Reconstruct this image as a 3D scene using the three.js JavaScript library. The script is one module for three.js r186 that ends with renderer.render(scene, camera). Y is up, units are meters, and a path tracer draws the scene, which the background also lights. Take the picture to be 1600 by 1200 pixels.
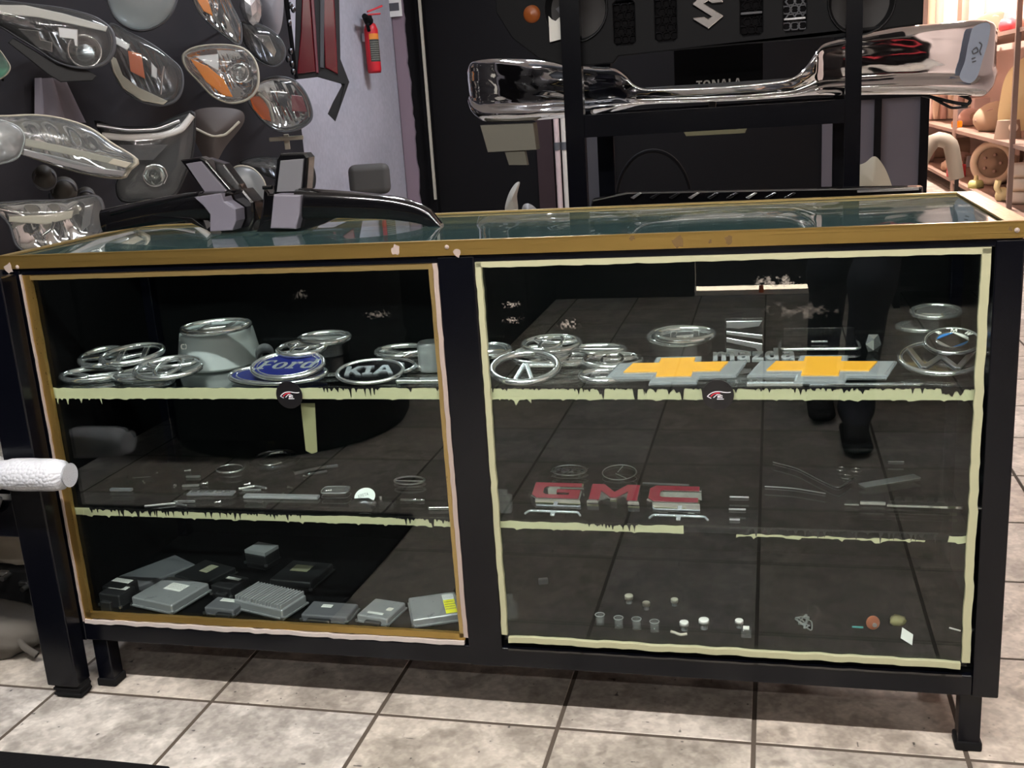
import * as THREE from 'three';
import { RoundedBoxGeometry } from 'three/addons/geometries/RoundedBoxGeometry.js';
import { TextGeometry } from 'three/addons/geometries/TextGeometry.js';
import { FontLoader } from 'three/addons/loaders/FontLoader.js';
import { mergeGeometries, mergeVertices, toCreasedNormals } from 'three/addons/utils/BufferGeometryUtils.js';
import { MarchingCubes } from 'three/addons/objects/MarchingCubes.js';
import { RectAreaLightUniformsLib } from 'three/addons/lights/RectAreaLightUniformsLib.js';

// ---------- camera, sky, sun, lamps, exposure ----------
const scene = new THREE.Scene();
const renderer = new THREE.WebGLRenderer({ antialias: true });
renderer.toneMapping = THREE.LinearToneMapping;
renderer.toneMappingExposure = 1.0;
renderer.shadowMap.enabled = true;
RectAreaLightUniformsLib.init();
const camera = new THREE.PerspectiveCamera(39.718, 4 / 3, 0.02, 80);
camera.position.set(1.4314, 1.1415, 1.7382);
camera.rotation.set(-0.2587, 0.2483, -0.0659, 'YXZ');
camera.updateMatrixWorld(true);
scene.background = new THREE.Color(0.55, 0.7, 0.95);
const sun = new THREE.DirectionalLight(0xfff1dc, 70);
sun.position.set(3, 9, 12); sun.target.position.set(1.4, 0, 5); sun.castShadow = true;
Object.assign(sun.shadow.camera, { left: -6, right: 6, top: 6, bottom: -6, near: 1, far: 30 });
sun.shadow.camera.updateProjectionMatrix();
scene.add(sun, sun.target);
const LAMPS = [            // ceiling tubes: x, y, z, length, turn, strength, colour
  [0.35, 2.86, 1.46, 1.2, 0, 500, 0xfffaf6], [1.75, 2.86, 1.46, 1.2, 0, 500, 0xfffaf6], [0.6, 2.86, 3.85, 1.2, 0, 240, 0xfffaf6], [2.6, 2.86, 3.85, 1.2, 0, 240, 0xfffaf6],
  [0.1, 2.86, -2.6, 1.2, Math.PI / 2, 210, 0xf0f4ff], [0.1, 2.86, -5.2, 1.2, Math.PI / 2, 300, 0xf0f4ff],
  [2.85, 2.86, -7.6, 1.2, Math.PI / 2, 1000, 0xffeadb], [2.85, 2.86, -10.6, 1.2, Math.PI / 2, 1100, 0xffeadb],
];

// ---------- helpers ----------
let seed = 7;
const rnd = () => { seed = (seed * 1664525 + 1013904223) >>> 0; return seed / 4294967296; };
const V = (x, y, z) => new THREE.Vector3(x, y, z);
const FPX = 600 / Math.tan(39.718 * Math.PI / 360);
// where the line of sight through a point of the 1600 x 1200 frame meets a plane of the room
const sight = (u, v) => V((u - 800) / FPX, (600 - v) / FPX, -1).applyQuaternion(camera.quaternion).normalize();
const meet = (u, v, n, d) => { const r = sight(u, v), c = camera.position; return c.clone().addScaledVector(r, (d - n.dot(c)) / n.dot(r)); };
const onX = (u, v, x) => meet(u, v, V(1, 0, 0), x), onY = (u, v, y) => meet(u, v, V(0, 1, 0), y), onZ = (u, v, z) => meet(u, v, V(0, 0, 1), z);
const taken = {};
const numbered = n => { const k = taken[n] = (taken[n] ?? -1) + 1; return k ? `${n}_${String(k).padStart(3, '0')}` : n; };
function shade(m) { m.castShadow = m.receiveShadow = true; return m; }
function part(name, geo, mat, parent) { const m = shade(new THREE.Mesh(Array.isArray(geo) ? mergeGeometries(geo.map(g => plain(g))) : geo, mat)); m.name = name; parent.add(m); return m; }
function plain(g) { g = g.index ? g.toNonIndexed() : g; const o = new THREE.BufferGeometry(); for (const k of ['position', 'normal', 'uv']) o.setAttribute(k, g.attributes[k] ?? new THREE.BufferAttribute(new Float32Array(g.attributes.position.count * (k === 'uv' ? 2 : 3)), k === 'uv' ? 2 : 3)); return o; }
function thing(name, label, category, pos, group) { const o = new THREE.Group(); o.name = numbered(name); if (pos) o.position.copy(pos.isVector3 ? pos : V(...pos)); o.userData = { label, category }; if (group) o.userData.group = group; scene.add(o); return o; }
function single(name, geo, mat, label, category, group) { const m = part(numbered(name), geo, mat, scene); m.userData = { label, category }; if (group) m.userData.group = group; return m; }
function struct(name, geo, mat) { const m = part(name, geo, mat, scene); m.userData = { kind: 'structure', label: name.replace(/_/g, ' ') }; return m; }
const tr = (g, x = 0, y = 0, z = 0) => g.translate(x, y, z);
const box = (w, h, d, x = 0, y = 0, z = 0, r = 0) => tr(r ? new RoundedBoxGeometry(w, h, d, 2, r) : new THREE.BoxGeometry(w, h, d), x, y, z);
const span = (x0, x1, y0, y1, z0, z1, r = 0) => box(x1 - x0, y1 - y0, z1 - z0, (x0 + x1) / 2, (y0 + y1) / 2, (z0 + z1) / 2, r);
const cyl = (r0, r1, h, n = 24) => new THREE.CylinderGeometry(r0, r1, h, n);
const tube = (pts, r, n = 24, k = 8, closed = false) => new THREE.TubeGeometry(new THREE.CatmullRomCurve3(pts.map(p => p.isVector3 ? p : V(...p)), closed, 'catmullrom', 0.3), n, r, k, closed);
const lathe = (pts, n = 40) => new THREE.LatheGeometry(pts.map(p => new THREE.Vector2(...p)), n);
const poly = pts => new THREE.Shape(pts.map(p => new THREE.Vector2(p[0], p[1])));
const ext = (shape, depth, bevel = 0, seg = 2) => { bevel = Math.min(bevel, depth * 0.45); return new THREE.ExtrudeGeometry(shape, { depth: depth - 2 * bevel, bevelEnabled: bevel > 0, bevelSize: bevel, bevelThickness: bevel, bevelOffset: -bevel, bevelSegments: seg, curveSegments: 20 }).translate(0, 0, bevel); };
const smooth = g => { g = mergeVertices(new THREE.BufferGeometry().setAttribute('position', g.attributes.position.clone()).setIndex(g.index ? g.index.clone() : null), 1e-5); g.computeVertexNormals(); return g; };
function grid(nu, nv, f, closedU = false) {           // a surface from f(i / nu, j / nv) -> Vector3
  const p = [], uv = [], ix = [];
  for (let j = 0; j <= nv; j++) for (let i = 0; i <= nu; i++) { const q = f(i / nu, j / nv); p.push(q.x, q.y, q.z); uv.push(i / nu, j / nv); }
  for (let j = 0; j < nv; j++) for (let i = 0; i < nu; i++) { const a = j * (nu + 1) + i, b = a + 1, c = a + nu + 1, d = c + 1; ix.push(a, b, d, a, d, c); }
  const g = new THREE.BufferGeometry(); g.setAttribute('position', new THREE.Float32BufferAttribute(p, 3)); g.setAttribute('uv', new THREE.Float32BufferAttribute(uv, 2)); g.setIndex(ix); g.computeVertexNormals();
  if (closedU) { const n = g.attributes.normal; for (let j = 0; j <= nv; j++) { const a = j * (nu + 1), b = a + nu; const s = V(n.getX(a) + n.getX(b), n.getY(a) + n.getY(b), n.getZ(a) + n.getZ(b)).normalize(); n.setXYZ(a, s.x, s.y, s.z); n.setXYZ(b, s.x, s.y, s.z); } }
  return g;
}
// value noise
const hash3 = (x, y, z) => { let h = (x * 374761393 + y * 668265263 + z * 2147483647 + 1013904223) | 0; h = Math.imul(h ^ (h >>> 13), 1274126177); h ^= h >>> 16; return (h >>> 0) / 4294967296; };
function vnoise(x, y, z = 0, per = 0) {
  const X = Math.floor(x), Y = Math.floor(y), Z = Math.floor(z), f = t => t * t * (3 - 2 * t), m = (a) => per ? ((a % per) + per) % per : a;
  const a = f(x - X), b = f(y - Y), c = f(z - Z), L = (p, q, t) => p + (q - p) * t, h = (i, j, k) => hash3(m(X + i), m(Y + j), Z + k);
  return L(L(L(h(0, 0, 0), h(1, 0, 0), a), L(h(0, 1, 0), h(1, 1, 0), a), b), L(L(h(0, 0, 1), h(1, 0, 1), a), L(h(0, 1, 1), h(1, 1, 1), a), b), c);
}
const fbm = (x, y, z = 0, o = 4, per = 0) => { let s = 0, a = 0.5; for (let i = 0; i < o; i++) { s += a * vnoise(x, y, z + i * 7, per); x *= 2; y *= 2; z *= 2; per *= 2; a /= 2; } return s / (1 - Math.pow(0.5, o)); };
function dataTex(size, fn, srgb = true) {
  const d = new Uint8Array(size * size * 4);
  for (let j = 0; j < size; j++) for (let i = 0; i < size; i++) { const c = fn(i / size, j / size), k = (j * size + i) * 4; d[k] = c[0]; d[k + 1] = c[1]; d[k + 2] = c[2]; d[k + 3] = 255; }
  const t = new THREE.DataTexture(d, size, size); t.magFilter = THREE.LinearFilter; t.minFilter = THREE.LinearFilter; t.wrapS = t.wrapT = THREE.RepeatWrapping; if (srgb) t.colorSpace = THREE.SRGBColorSpace; t.needsUpdate = true; return t;
}
function canvasTex(w, h, draw) { const c = document.createElement('canvas'); c.width = w; c.height = h; draw(c.getContext('2d'), w, h); const t = new THREE.CanvasTexture(c); t.colorSpace = THREE.SRGBColorSpace; return t; }
function blob(rx, ry, rz, s = 1, amp = 0.25, freq = 2.2, detail = 4) {   // soft irregular lump, flat underside
  const g = mergeVertices(new THREE.IcosahedronGeometry(1, detail).deleteAttribute('normal').deleteAttribute('uv')), p = g.attributes.position;
  for (let i = 0; i < p.count; i++) { const v = V(p.getX(i), p.getY(i), p.getZ(i)), k = 1 + amp * (2 * fbm(v.x * freq + s * 9, v.y * freq + s * 5, v.z * freq, 3) - 1); v.multiplyScalar(k); p.setXYZ(i, v.x * rx, Math.max(v.y, -0.72) * ry, v.z * rz); }
  g.computeVertexNormals(); return g;
}
const std = o => new THREE.MeshStandardMaterial({ side: THREE.DoubleSide, ...o }), phy = o => new THREE.MeshPhysicalMaterial({ side: THREE.DoubleSide, ...o });
const rgb = (r, g, b) => new THREE.Color().setRGB(r, g, b);

// ---------- materials ----------
const stone = dataTex(1024, (x, y) => {
  const wx = x * 14, wy = y * 14, w = fbm(wx, wy, 3, 4, 14), w2 = fbm(wx + 1.6 * w, wy + 1.9 * w, 11, 6, 14), fine = vnoise(x * 256, y * 256, 2, 256), mid = fbm(x * 56, y * 56, 5, 4, 56), big = fbm(x * 5, y * 5, 41, 3, 5);
  let t = Math.min(1, Math.max(0, (w2 - 0.44 + 0.5 * (big - 0.5)) * 5)); t = t * 0.5 + 0.28 * Math.min(1, Math.max(0, (mid - 0.36) * 4)) + 0.22 * Math.min(1, Math.max(0, (fbm(x * 128, y * 128, 15, 3, 128) - 0.4) * 5));
  const vein = Math.max(0, 1 - Math.abs(fbm(wx * 1.5 + 3 * w, wy * 1.5, 21, 4, 21) - 0.5) * 12) * 0.4;
  const sp = vnoise(x * 120, y * 120, 31, 120), speck = sp > 0.975 ? 0.45 : sp > 0.955 ? 0.1 : 0;
  const k = 1 - 0.30 * (1 - t) - 0.12 * vein - 0.06 * fine - speck;
  return [Math.max(38, 209 * k), Math.max(30, 204 * k * (1 - 0.012 * (1 - t))), Math.max(24, 196 * k * (1 - 0.02 * (1 - t)))];
});
const stoneBump = dataTex(256, (x, y) => { const v = 255 * fbm(x * 24, y * 24, 9, 4, 24); return [v, v, v]; }, false);
const scuff = dataTex(512, (x, y) => { const v = 120 + 90 * fbm(x * 12, y * 12, 4, 5, 12) + 40 * vnoise(x * 128, y * 128, 8, 128); return [v, v, v]; }, false);
const brush = dataTex(512, (x, y) => { const v = 150 + 60 * (vnoise(x * 6, y * 256, 3, 256) - 0.5) + 70 * (fbm(x * 10, y * 10, 6, 4, 10) - 0.5); return [v, v, v]; }, false);
const plaster = dataTex(512, (x, y) => { const k = 0.9 + 0.14 * fbm(x * 6, y * 6, 2, 5, 6) - 0.05 * vnoise(x * 100, y * 100, 3, 100); return [182 * k, 182 * k, 192 * k]; });
const fabricBump = dataTex(256, (x, y) => { const v = 128 + 60 * Math.sin(x * 400) * Math.sin(y * 400) + 50 * (fbm(x * 16, y * 16, 1, 3, 16) - 0.5); return [v, v, v]; }, false);
const wrapBump = dataTex(512, (x, y) => { let m = 9; const gx = x * 22, gy = y * 22; for (let j = -1; j <= 1; j++) for (let i = -1; i <= 1; i++) { const X = Math.floor(gx) + i, Y = Math.floor(gy) + j, q = (a) => ((a % 22) + 22) % 22, dx = X + 0.5 + 0.7 * (hash3(q(X), q(Y), 5) - 0.5) - gx, dy = Y + 0.5 + 0.7 * (hash3(q(X), q(Y), 9) - 0.5) - gy; m = Math.min(m, Math.hypot(dx, dy)); } const v = 200 * Math.max(0, 1 - m * m * 2.4) + 55 * fbm(x * 10, y * 10, 1, 4, 10); return [v, v, v]; }, false);
const M = {
  floorTile: std({ map: stone, bumpMap: stoneBump, bumpScale: 0.0006, roughness: 0.42 }),
  grout: std({ color: 0x4b4239, roughness: 0.95 }),
  wallGrey: std({ map: plaster, roughness: 0.9 }),
  wallPink: std({ color: 0x8f7c86, roughness: 0.9 }),
  wallBlack: phy({ color: 0x0c0a0c, specularIntensity: 0.4, roughness: 0.75 }),
  wallWarm: std({ color: 0xcbb6ae, roughness: 0.9 }),
  ceiling: std({ color: 0xdddad6, roughness: 0.95 }),
  blackPaint: phy({ color: 0x05060c, roughness: 0.22, specularIntensity: 0.6 }),
  blackMatt: phy({ color: 0x060507, specularIntensity: 0.35, roughness: 0.8 }),
  interior: phy({ color: 0x030405, specularIntensity: 0.12, roughness: 0.8 }),
  blackGloss: phy({ color: 0x08080a, roughness: 0.14, clearcoat: 1, clearcoatRoughness: 0.04 }),
  gold: std({ color: 0xa5884c, metalness: 0.85, roughness: 0.6, roughnessMap: brush }),
  goldPale: std({ color: 0xa38c5a, metalness: 0.7, roughness: 0.6, roughnessMap: brush }),
  cream: std({ color: 0xb6b592, roughness: 0.6 }), creamBead: std({ color: 0x9c9c7e, roughness: 0.6 }),
  chip: std({ color: 0x94867e, roughness: 0.8 }),
  chrome: std({ color: 0xe8e8ea, metalness: 1, roughness: 0.06 }),
  badge: std({ color: 0xf1f4f6, metalness: 0.92, roughness: 0.12 }), silver: std({ color: 0xd3dce2, metalness: 0.75, roughness: 0.22 }),
  satin: std({ color: 0xc4c6c9, metalness: 1, roughness: 0.28 }),
  darkChrome: std({ color: 0x6b6d72, metalness: 1, roughness: 0.2 }),
  glass: phy({ color: 0xf8fcfb, roughness: 0, transmission: 1, thickness: 0, ior: 1.52 }),
  topGlass: phy({ color: 0xf3f9f6, roughness: 0, transmission: 1, thickness: 0, ior: 1.52 }),
  lens: phy({ color: 0xf1f3f2, roughness: 0.06, transmission: 0.94, thickness: 0, ior: 1.5 }),
  hazyLens: phy({ color: 0xdfe3e3, roughness: 0.3, transmission: 0.8, thickness: 0, ior: 1.5 }),
  amber: phy({ color: 0xef8a1e, roughness: 0.25, clearcoat: 0.6 }),
  amberDeep: phy({ color: 0xc9602a, roughness: 0.3, clearcoat: 0.6 }),
  redLens: phy({ color: 0x6d1220, roughness: 0.2, clearcoat: 1 }),
  plastic: std({ color: 0x141517, roughness: 0.55 }),
  plasticGrey: std({ color: 0x55565a, roughness: 0.6 }),
  plasticPale: std({ color: 0xb9b3a2, roughness: 0.55 }),
  frosted: phy({ color: 0x9da4a4, roughness: 0.4, clearcoat: 0.3 }),
  white: std({ color: 0xeceae4, roughness: 0.6 }),
  paint: std({ color: 0xa9a19c, roughness: 0.8 }),
  paper: std({ color: 0xe6e4dc, roughness: 0.85 }),
  red: std({ color: 0xc5202c, roughness: 0.35 }),
  blue: phy({ color: 0x161f62, roughness: 0.35, clearcoat: 0.3 }),
  bowtie: phy({ color: 0xe2a531, roughness: 0.35, clearcoat: 0.5 }),
  aluminium: std({ color: 0x9fa2a4, metalness: 0.45, roughness: 0.45, roughnessMap: scuff }),
  rubber: phy({ color: 0x0a0a0c, specularIntensity: 0.4, roughness: 0.7, bumpMap: fabricBump, bumpScale: 0.0008 }),
  cloth: std({ color: 0x56524c, roughness: 0.95, bumpMap: fabricBump, bumpScale: 0.001 }),
  bubble: phy({ color: 0xc3c6cc, roughness: 0.3, bumpMap: wrapBump, bumpScale: 0.0014, clearcoat: 0.6, clearcoatRoughness: 0.2 }),
};
const loader = new FontLoader();
const SANS = await loader.loadAsync('fonts/droid/droid_sans_bold.typeface.json'), SERIF = await loader.loadAsync('fonts/droid/droid_serif_bold.typeface.json');
function text(str, size, depth, font = SANS, shear = 0, wide = 1, bevel = 0) {
  const g = new TextGeometry(str, { font, size, depth, curveSegments: 4, bevelEnabled: bevel > 0, bevelSize: bevel, bevelThickness: bevel, bevelSegments: 1 });
  g.applyMatrix4(new THREE.Matrix4().set(wide, shear, 0, 0, 0, 1, 0, 0, 0, 0, 1, 0, 0, 0, 0, 1)); g.computeBoundingBox(); const b = g.boundingBox;
  return g.translate(-(b.min.x + b.max.x) / 2, -(b.min.y + b.max.y) / 2, 0);
}

// ---------- the setting ----------
const T = 0.36, GX = -0.0416, GZ = 0.0145;
{
  const floor = new THREE.Group(); floor.name = 'floor'; floor.userData = { kind: 'structure', label: 'floor of square beige stone tiles with dark joints' }; scene.add(floor);
  part('grout_bed', span(-1.75, 3.95, -0.12, -0.0012, -14.7, 4.35), M.grout, floor);
  const tile = k => {
    const h = T / 2 - 0.0042, c = h - 0.0012, ox = rnd(), oy = rnd();
    const ring = (r, y) => [[-r, y, -r], [r, y, -r], [r, y, r], [-r, y, r]];
    const a = ring(c, 0), b = ring(h, -0.0008), d = ring(h, -0.004), P = [...a, ...b, ...d], pos = [], uv = [], nor = [];
    const quad = (p, q, r, s, n) => { for (const v of [p, q, r, p, r, s]) { pos.push(...P[v]); uv.push(ox + P[v][0] / 1.44, oy + P[v][2] / 1.44); nor.push(...n); } };
    quad(3, 2, 1, 0, [0, 1, 0]);
    const N = [[0, 0, -1], [1, 0, 0], [0, 0, 1], [-1, 0, 0]];
    for (let i = 0; i < 4; i++) { const j = (i + 1) % 4; quad(i, j, 4 + j, 4 + i, [N[i][0] * 0.6, 0.8, N[i][2] * 0.6]); quad(4 + i, 4 + j, 8 + j, 8 + i, N[i]); }
    const g = new THREE.BufferGeometry(); g.setAttribute('position', new THREE.Float32BufferAttribute(pos, 3)); g.setAttribute('normal', new THREE.Float32BufferAttribute(nor, 3)); g.setAttribute('uv', new THREE.Float32BufferAttribute(uv, 2)); return g;
  };
  const tints = [0xffffff, 0xf7f3ee, 0xeeeae4, 0xfff8f0].map(c => { const m = M.floorTile.clone(); m.color = new THREE.Color(c); return m; });
  const kinds = Array.from({ length: 9 }, (_, k) => tile(k)), far = [];
  for (let k = -40; k < 12; k++) for (let i = -5; i < 11; i++) {
    const x = GX + (i + 0.5) * T, z = GZ + (k + 0.5) * T; if (x < -1.6 || x > 3.8 || z > 4.25 || z < -14.5) continue;
    const g = kinds[Math.floor(rnd() * 9)], turn = Math.floor(rnd() * 4) * Math.PI / 2, near = z > -2.6 && x > -0.8 && x < 2.9 || x > 1.9 && x < 3.2 && z > -6.4;
    if (near) { const m = part(numbered('tile'), g, tints[Math.floor(rnd() * 4)], floor); m.position.set(x, 0, z); m.rotation.y = turn; }
    else far.push(g.clone().rotateY(turn).translate(x, 0, z));
  }
  part('far_tiles', mergeGeometries(far), M.floorTile, floor).userData.kind = 'stuff';
}
const wallUV = g => { const p = g.attributes.position, n = g.attributes.normal, u = g.attributes.uv; for (let i = 0; i < p.count; i++) { const a = Math.abs(n.getX(i)) > 0.5; u.setXY(i, (a ? p.getZ(i) : p.getX(i)) / 2, p.getY(i) / 2); } return g; };
struct('wall_left', wallUV(span(-1.75, -1.55, 0, 3, -6.9, 4.35)), M.wallGrey);
struct('wall_back', wallUV(span(-1.75, 2.46, 0, 3, -7.1, -6.9)), M.wallBlack);
struct('wall_corridor', wallUV(span(2.36, 2.46, 0, 3, -14.5, -7.1)), M.wallWarm);
struct('wall_end', wallUV(span(2.3, 3.95, 0, 3, -14.7, -14.5)), M.wallWarm);
struct('wall_right', wallUV(span(3.75, 3.95, 0, 3, -14.5, 4.35)), M.wallWarm);
struct('ceiling', span(-1.75, 3.95, 3, 3.15, -14.7, 4.6), M.ceiling);
struct('wall_front', [span(-1.75, 1.0, 0, 3, 4.35, 4.5), span(1.76, 3.95, 0, 3, 4.35, 4.5), span(1.0, 1.76, 2.05, 3, 4.35, 4.5)], std({ color: 0x6a6662, roughness: 0.9 }));
{ const s = struct('baseboard_front', [span(-1.55, 1.0, 0, 0.3, 4.32, 4.35), span(1.76, 3.75, 0, 0.3, 4.32, 4.35)], M.wallBlack); s.userData.label = 'dark painted skirting of the front wall'; }
{ const d = struct('door_1', span(1.005, 1.755, 0.045, 2.045, 4.39, 4.44), M.plastic); d.userData.label = 'dark shop door with a gap above the sill';
  part('door_stop', span(1.36, 1.385, 0, 0.05, 4.395, 4.435), M.amberDeep, d); }
struct('pavement', span(-5, 8, -0.15, 0, 4.5, 12), std({ color: 0xd8d2c6, roughness: 0.9 }));
{ // end of the left wall: pinkish strip, torn plaster edge, black jamb with a bright metal strip
  const e = [[0, 0]]; for (let i = 0; i <= 60; i++) e.push([0.2 + 0.02 * (vnoise(i * 0.9, 3) - 0.5) + 0.012 * (vnoise(i * 0.23, 9) - 0.5), i * 0.05]); e.push([0, 3]);
  const a = onZ(600, 100, -6.85), t1 = struct('trim_1', tr(ext(poly(e), 0.03), a.x, 0, -6.9), M.wallPink); t1.userData.label = 'pinkish painted wall strip with ragged edge';
  const b = onZ(656, 100, -6.8); const t2 = struct('trim_2', span(b.x - 0.01, b.x + 0.05, 0, 3, -6.9, -6.82), M.blackMatt); t2.userData.label = 'black door jamb';
  const c = onZ(661, 100, -6.8); const t3 = struct('trim_3', span(c.x, c.x + 0.02, 0.4, 3, -6.82, -6.8), M.plasticPale); t3.userData.label = 'thin pale metal strip on the jamb';
  // grey wall fills left of the strip, facing the room
  const t4 = struct('trim_4', wallUV(span(-1.55, a.x + 0.01, 0, 3, -6.9, -6.86)), M.wallGrey); t4.userData.label = 'grey return of the left wall';
}
for (const [x, y, z, len, turn, power, col] of LAMPS) {
  const t = thing('ceiling_tube', `white tube lamp on the ceiling ${z > 3 ? (x > 1 ? 'right of the shop door' : 'left of the shop door') : z > 0 ? (x > 1 ? 'over the right half of the counter front' : 'over the left half of the counter front') : x > 2 ? (z < -9 ? 'at the far end of the right aisle' : 'over the near part of the right aisle') : z < -4 ? 'near the extinguisher' : 'over the headlamp wall'}`, 'lamp', [x, y, z], 'ceiling tube lamps');
  t.rotation.y = turn;
  part('fixture', box(len + 0.06, 0.07, 0.1, 0, 0.095, 0, 0.01), M.white, t);
  part('lamp_tube', tr(cyl(0.018, 0.018, len, 20).rotateZ(Math.PI / 2), 0, 0.038, 0), std({ color: 0xffffff, emissive: new THREE.Color(col), emissiveIntensity: 9 }), t);
  const l = new THREE.RectAreaLight(col, power, len, 0.05); l.position.set(0, 0.012, 0); l.lookAt(0, -1, 0); l.rotation.set(-Math.PI / 2, 0, 0); t.add(l);
}

// ---------- display counter ----------
const W = 1.804, H = 0.92, D = 0.465, Y1 = 0.655, Y2 = 0.405, YB = 0.165;
const cab = thing('display_counter', 'long glass display counter with black steel frame and brass-coloured top trim', 'counter', [0, 0, 0]);
{
  const P = (n, g, m, p = cab) => part(n, g, m, p);
  // steel frame
  for (const [x0, x1] of [[0, 0.039], [0.872, 0.938], [1.762, 1.804]]) P('post', span(x0, x1, 0.112, 0.893, -0.04, 0, 0.003), M.blackPaint);
  for (const [x0, x1] of [[0, 0.039], [1.765, 1.804]]) P('post', span(x0, x1, 0.112, 0.893, -D, -D + 0.04, 0.003), M.blackPaint);
  for (const [x, z] of [[0.042, -0.012], [1.745, -0.012], [0.042, -D + 0.02], [1.745, -D + 0.02]]) {
    const l = P('leg', span(x, x + 0.036, 0.014, 0.114, z - 0.036, z, 0.002), M.blackPaint); P('foot', span(x - 0.004, x + 0.04, 0, 0.018, z - 0.04, z + 0.003, 0.004), M.rubber, l);
  }
  P('bottom_rail', span(0.039, 1.762, 0.113, 0.152, -0.04, -0.001, 0.003), M.blackPaint);
  P('top_rail', span(0.004, 1.8, 0.882, 0.897, -0.03, -0.002, 0.002), M.blackPaint);
  P('bottom_rail', span(0.039, 1.762, 0.113, 0.152, -D, -D + 0.04, 0.003), M.blackPaint);
  P('base_panel', span(0.004, 1.8, 0.15, YB, -D + 0.003, -0.012), M.interior);
  P('back_panel', span(0.03, 1.775, YB, 0.893, -D + 0.002, -D + 0.014), M.interior);
  P('side_panel', span(0.006, 0.016, YB, 0.893, -D + 0.03, -0.03), M.interior);
  P('side_panel', span(1.788, 1.798, YB, 0.893, -D + 0.03, -0.03), M.interior);
  // brass-coloured angle round the top
  const tf = P('top_trim', [span(-0.002, W, 0.895, H, -0.003, 0.003, 0.0012), span(-0.002, W, H - 0.002, H + 0.001, -0.006, 0.003)], M.gold);
  for (const [x, y] of [[0.893, 0.91], [1.79, 0.907], [0.04, 0.899]]) P('screw', tr(lathe([[0, 0.0025], [0.0028, 0.002], [0.004, 0]], 16).rotateX(Math.PI / 2), x, y, 0.0035), M.chip, tf);
  const chips = [[0.80, 0.908, 0.011], [0.91, 0.899, 0.008], [1.283, 0.905, 0.012], [1.365, 0.908, 0.009], [1.335, 0.905, 0.004], [1.21, 0.916, 0.006], [1.781, 0.909, 0.004], [0.02, 0.897, 0.012]];
  for (const [x, y, r] of chips) { const q = []; for (let i = 0; i < 11; i++) { const a = i / 11 * 6.283, k = r * (0.55 + 0.6 * rnd()); q.push([x + k * Math.cos(a) * 0.8, y + Math.min(k * Math.sin(a), H - 0.001 - y)]); } P('worn_patch', tr(ext(poly(q), 0.0006), 0, 0, 0.0028), x > 1 ? std({ color: 0x59431f, roughness: 0.9 }) : M.chip, tf); }
  P('top_trim', [span(-0.003, 0.003, 0.897, H, -D, 0), span(-0.003, 0.017, H - 0.002, H + 0.001, -D, 0)], M.goldPale);
  P('top_trim', [span(W - 0.003, W + 0.003, 0.897, H, -D, 0), span(W - 0.03, W + 0.003, H - 0.002, H + 0.001, -D, 0)], M.goldPale);
  P('top_trim', [span(0, W, 0.897, H + 0.001, -D - 0.003, -D + 0.003), span(0, W, H - 0.002, H + 0.0015, -D, -D + 0.012)], M.goldPale);
  P('glass_top', span(0.004, W - 0.004, H - 0.009, H - 0.003, -D + 0.004, -0.004), M.topGlass);
  P('dust_film', span(0.02, W - 0.034, H - 0.0026, H - 0.0023, -D + 0.014, -0.007), std({ color: 0x5f8c8c, roughness: 0.9, transparent: true, opacity: 0.035, depthWrite: false }));
  // left pane in a brass bead, right pane in a cream painted bead
  const wob = (x0, x1, y0, y1, z0, z1, amp, s) => { const g = new THREE.BoxGeometry(x1 - x0, y1 - y0, z1 - z0, Math.max(1, Math.round((x1 - x0) / 0.012)), Math.max(1, Math.round((y1 - y0) / 0.012)), 1), p = g.attributes.position; g.translate((x0 + x1) / 2, (y0 + y1) / 2, (z0 + z1) / 2); for (let i = 0; i < p.count; i++) { const x = p.getX(i), y = p.getY(i); p.setX(i, x + amp * (vnoise(y * 60, s) - 0.5)); p.setY(i, y + amp * (vnoise(x * 60, s + 5) - 0.5)); } g.computeVertexNormals(); return g; };
  P('pane_bead', wob(0.044, 0.862, 0.872, 0.884, -0.012, -0.004, 0.0008, 1), M.goldPale);
  P('pane_bead', wob(0.0415, 0.058, 0.158, 0.884, -0.012, -0.003, 0.0012, 2), M.gold);
  P('pane_bead', wob(0.855, 0.866, 0.168, 0.88, -0.012, -0.003, 0.0012, 3), M.goldPale);
  P('pane_bead', wob(0.045, 0.866, 0.163, 0.176, -0.012, -0.003, 0.0015, 4), M.gold);
  P('paint_edge', wob(0.0385, 0.0425, 0.156, 0.884, -0.008, 0.0005, 0.0015, 5), M.chip);
  P('paint_edge', wob(0.864, 0.8725, 0.17, 0.882, -0.008, 0.0006, 0.002, 6), M.chip);
  P('paint_edge', wob(0.043, 0.864, 0.1525, 0.161, -0.008, 0.0006, 0.0035, 7), M.paint);
  P('pane_bead', wob(0.94, 1.757, 0.872, 0.884, -0.012, -0.003, 0.002, 8), M.creamBead);
  P('pane_bead', wob(0.9385, 0.949, 0.178, 0.88, -0.012, -0.003, 0.0022, 9), M.creamBead);
  P('pane_bead', wob(1.743, 1.756, 0.175, 0.88, -0.012, -0.003, 0.0025, 10), M.creamBead);
  P('pane_bead', wob(0.95, 1.742, 0.163, 0.174, -0.012, -0.003, 0.003, 11), M.creamBead);
  P('paint_ridge', wob(0.95, 1.745, 0.1495, 0.1532, -0.005, 0.0012, 0.0016, 12), M.blackGloss);
  P('glass_pane', span(0.045, 0.862, 0.165, 0.882, -0.0135, -0.0085), M.glass);
  P('glass_pane', span(0.942, 1.753, 0.165, 0.882, -0.0135, -0.0085), M.glass);
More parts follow.
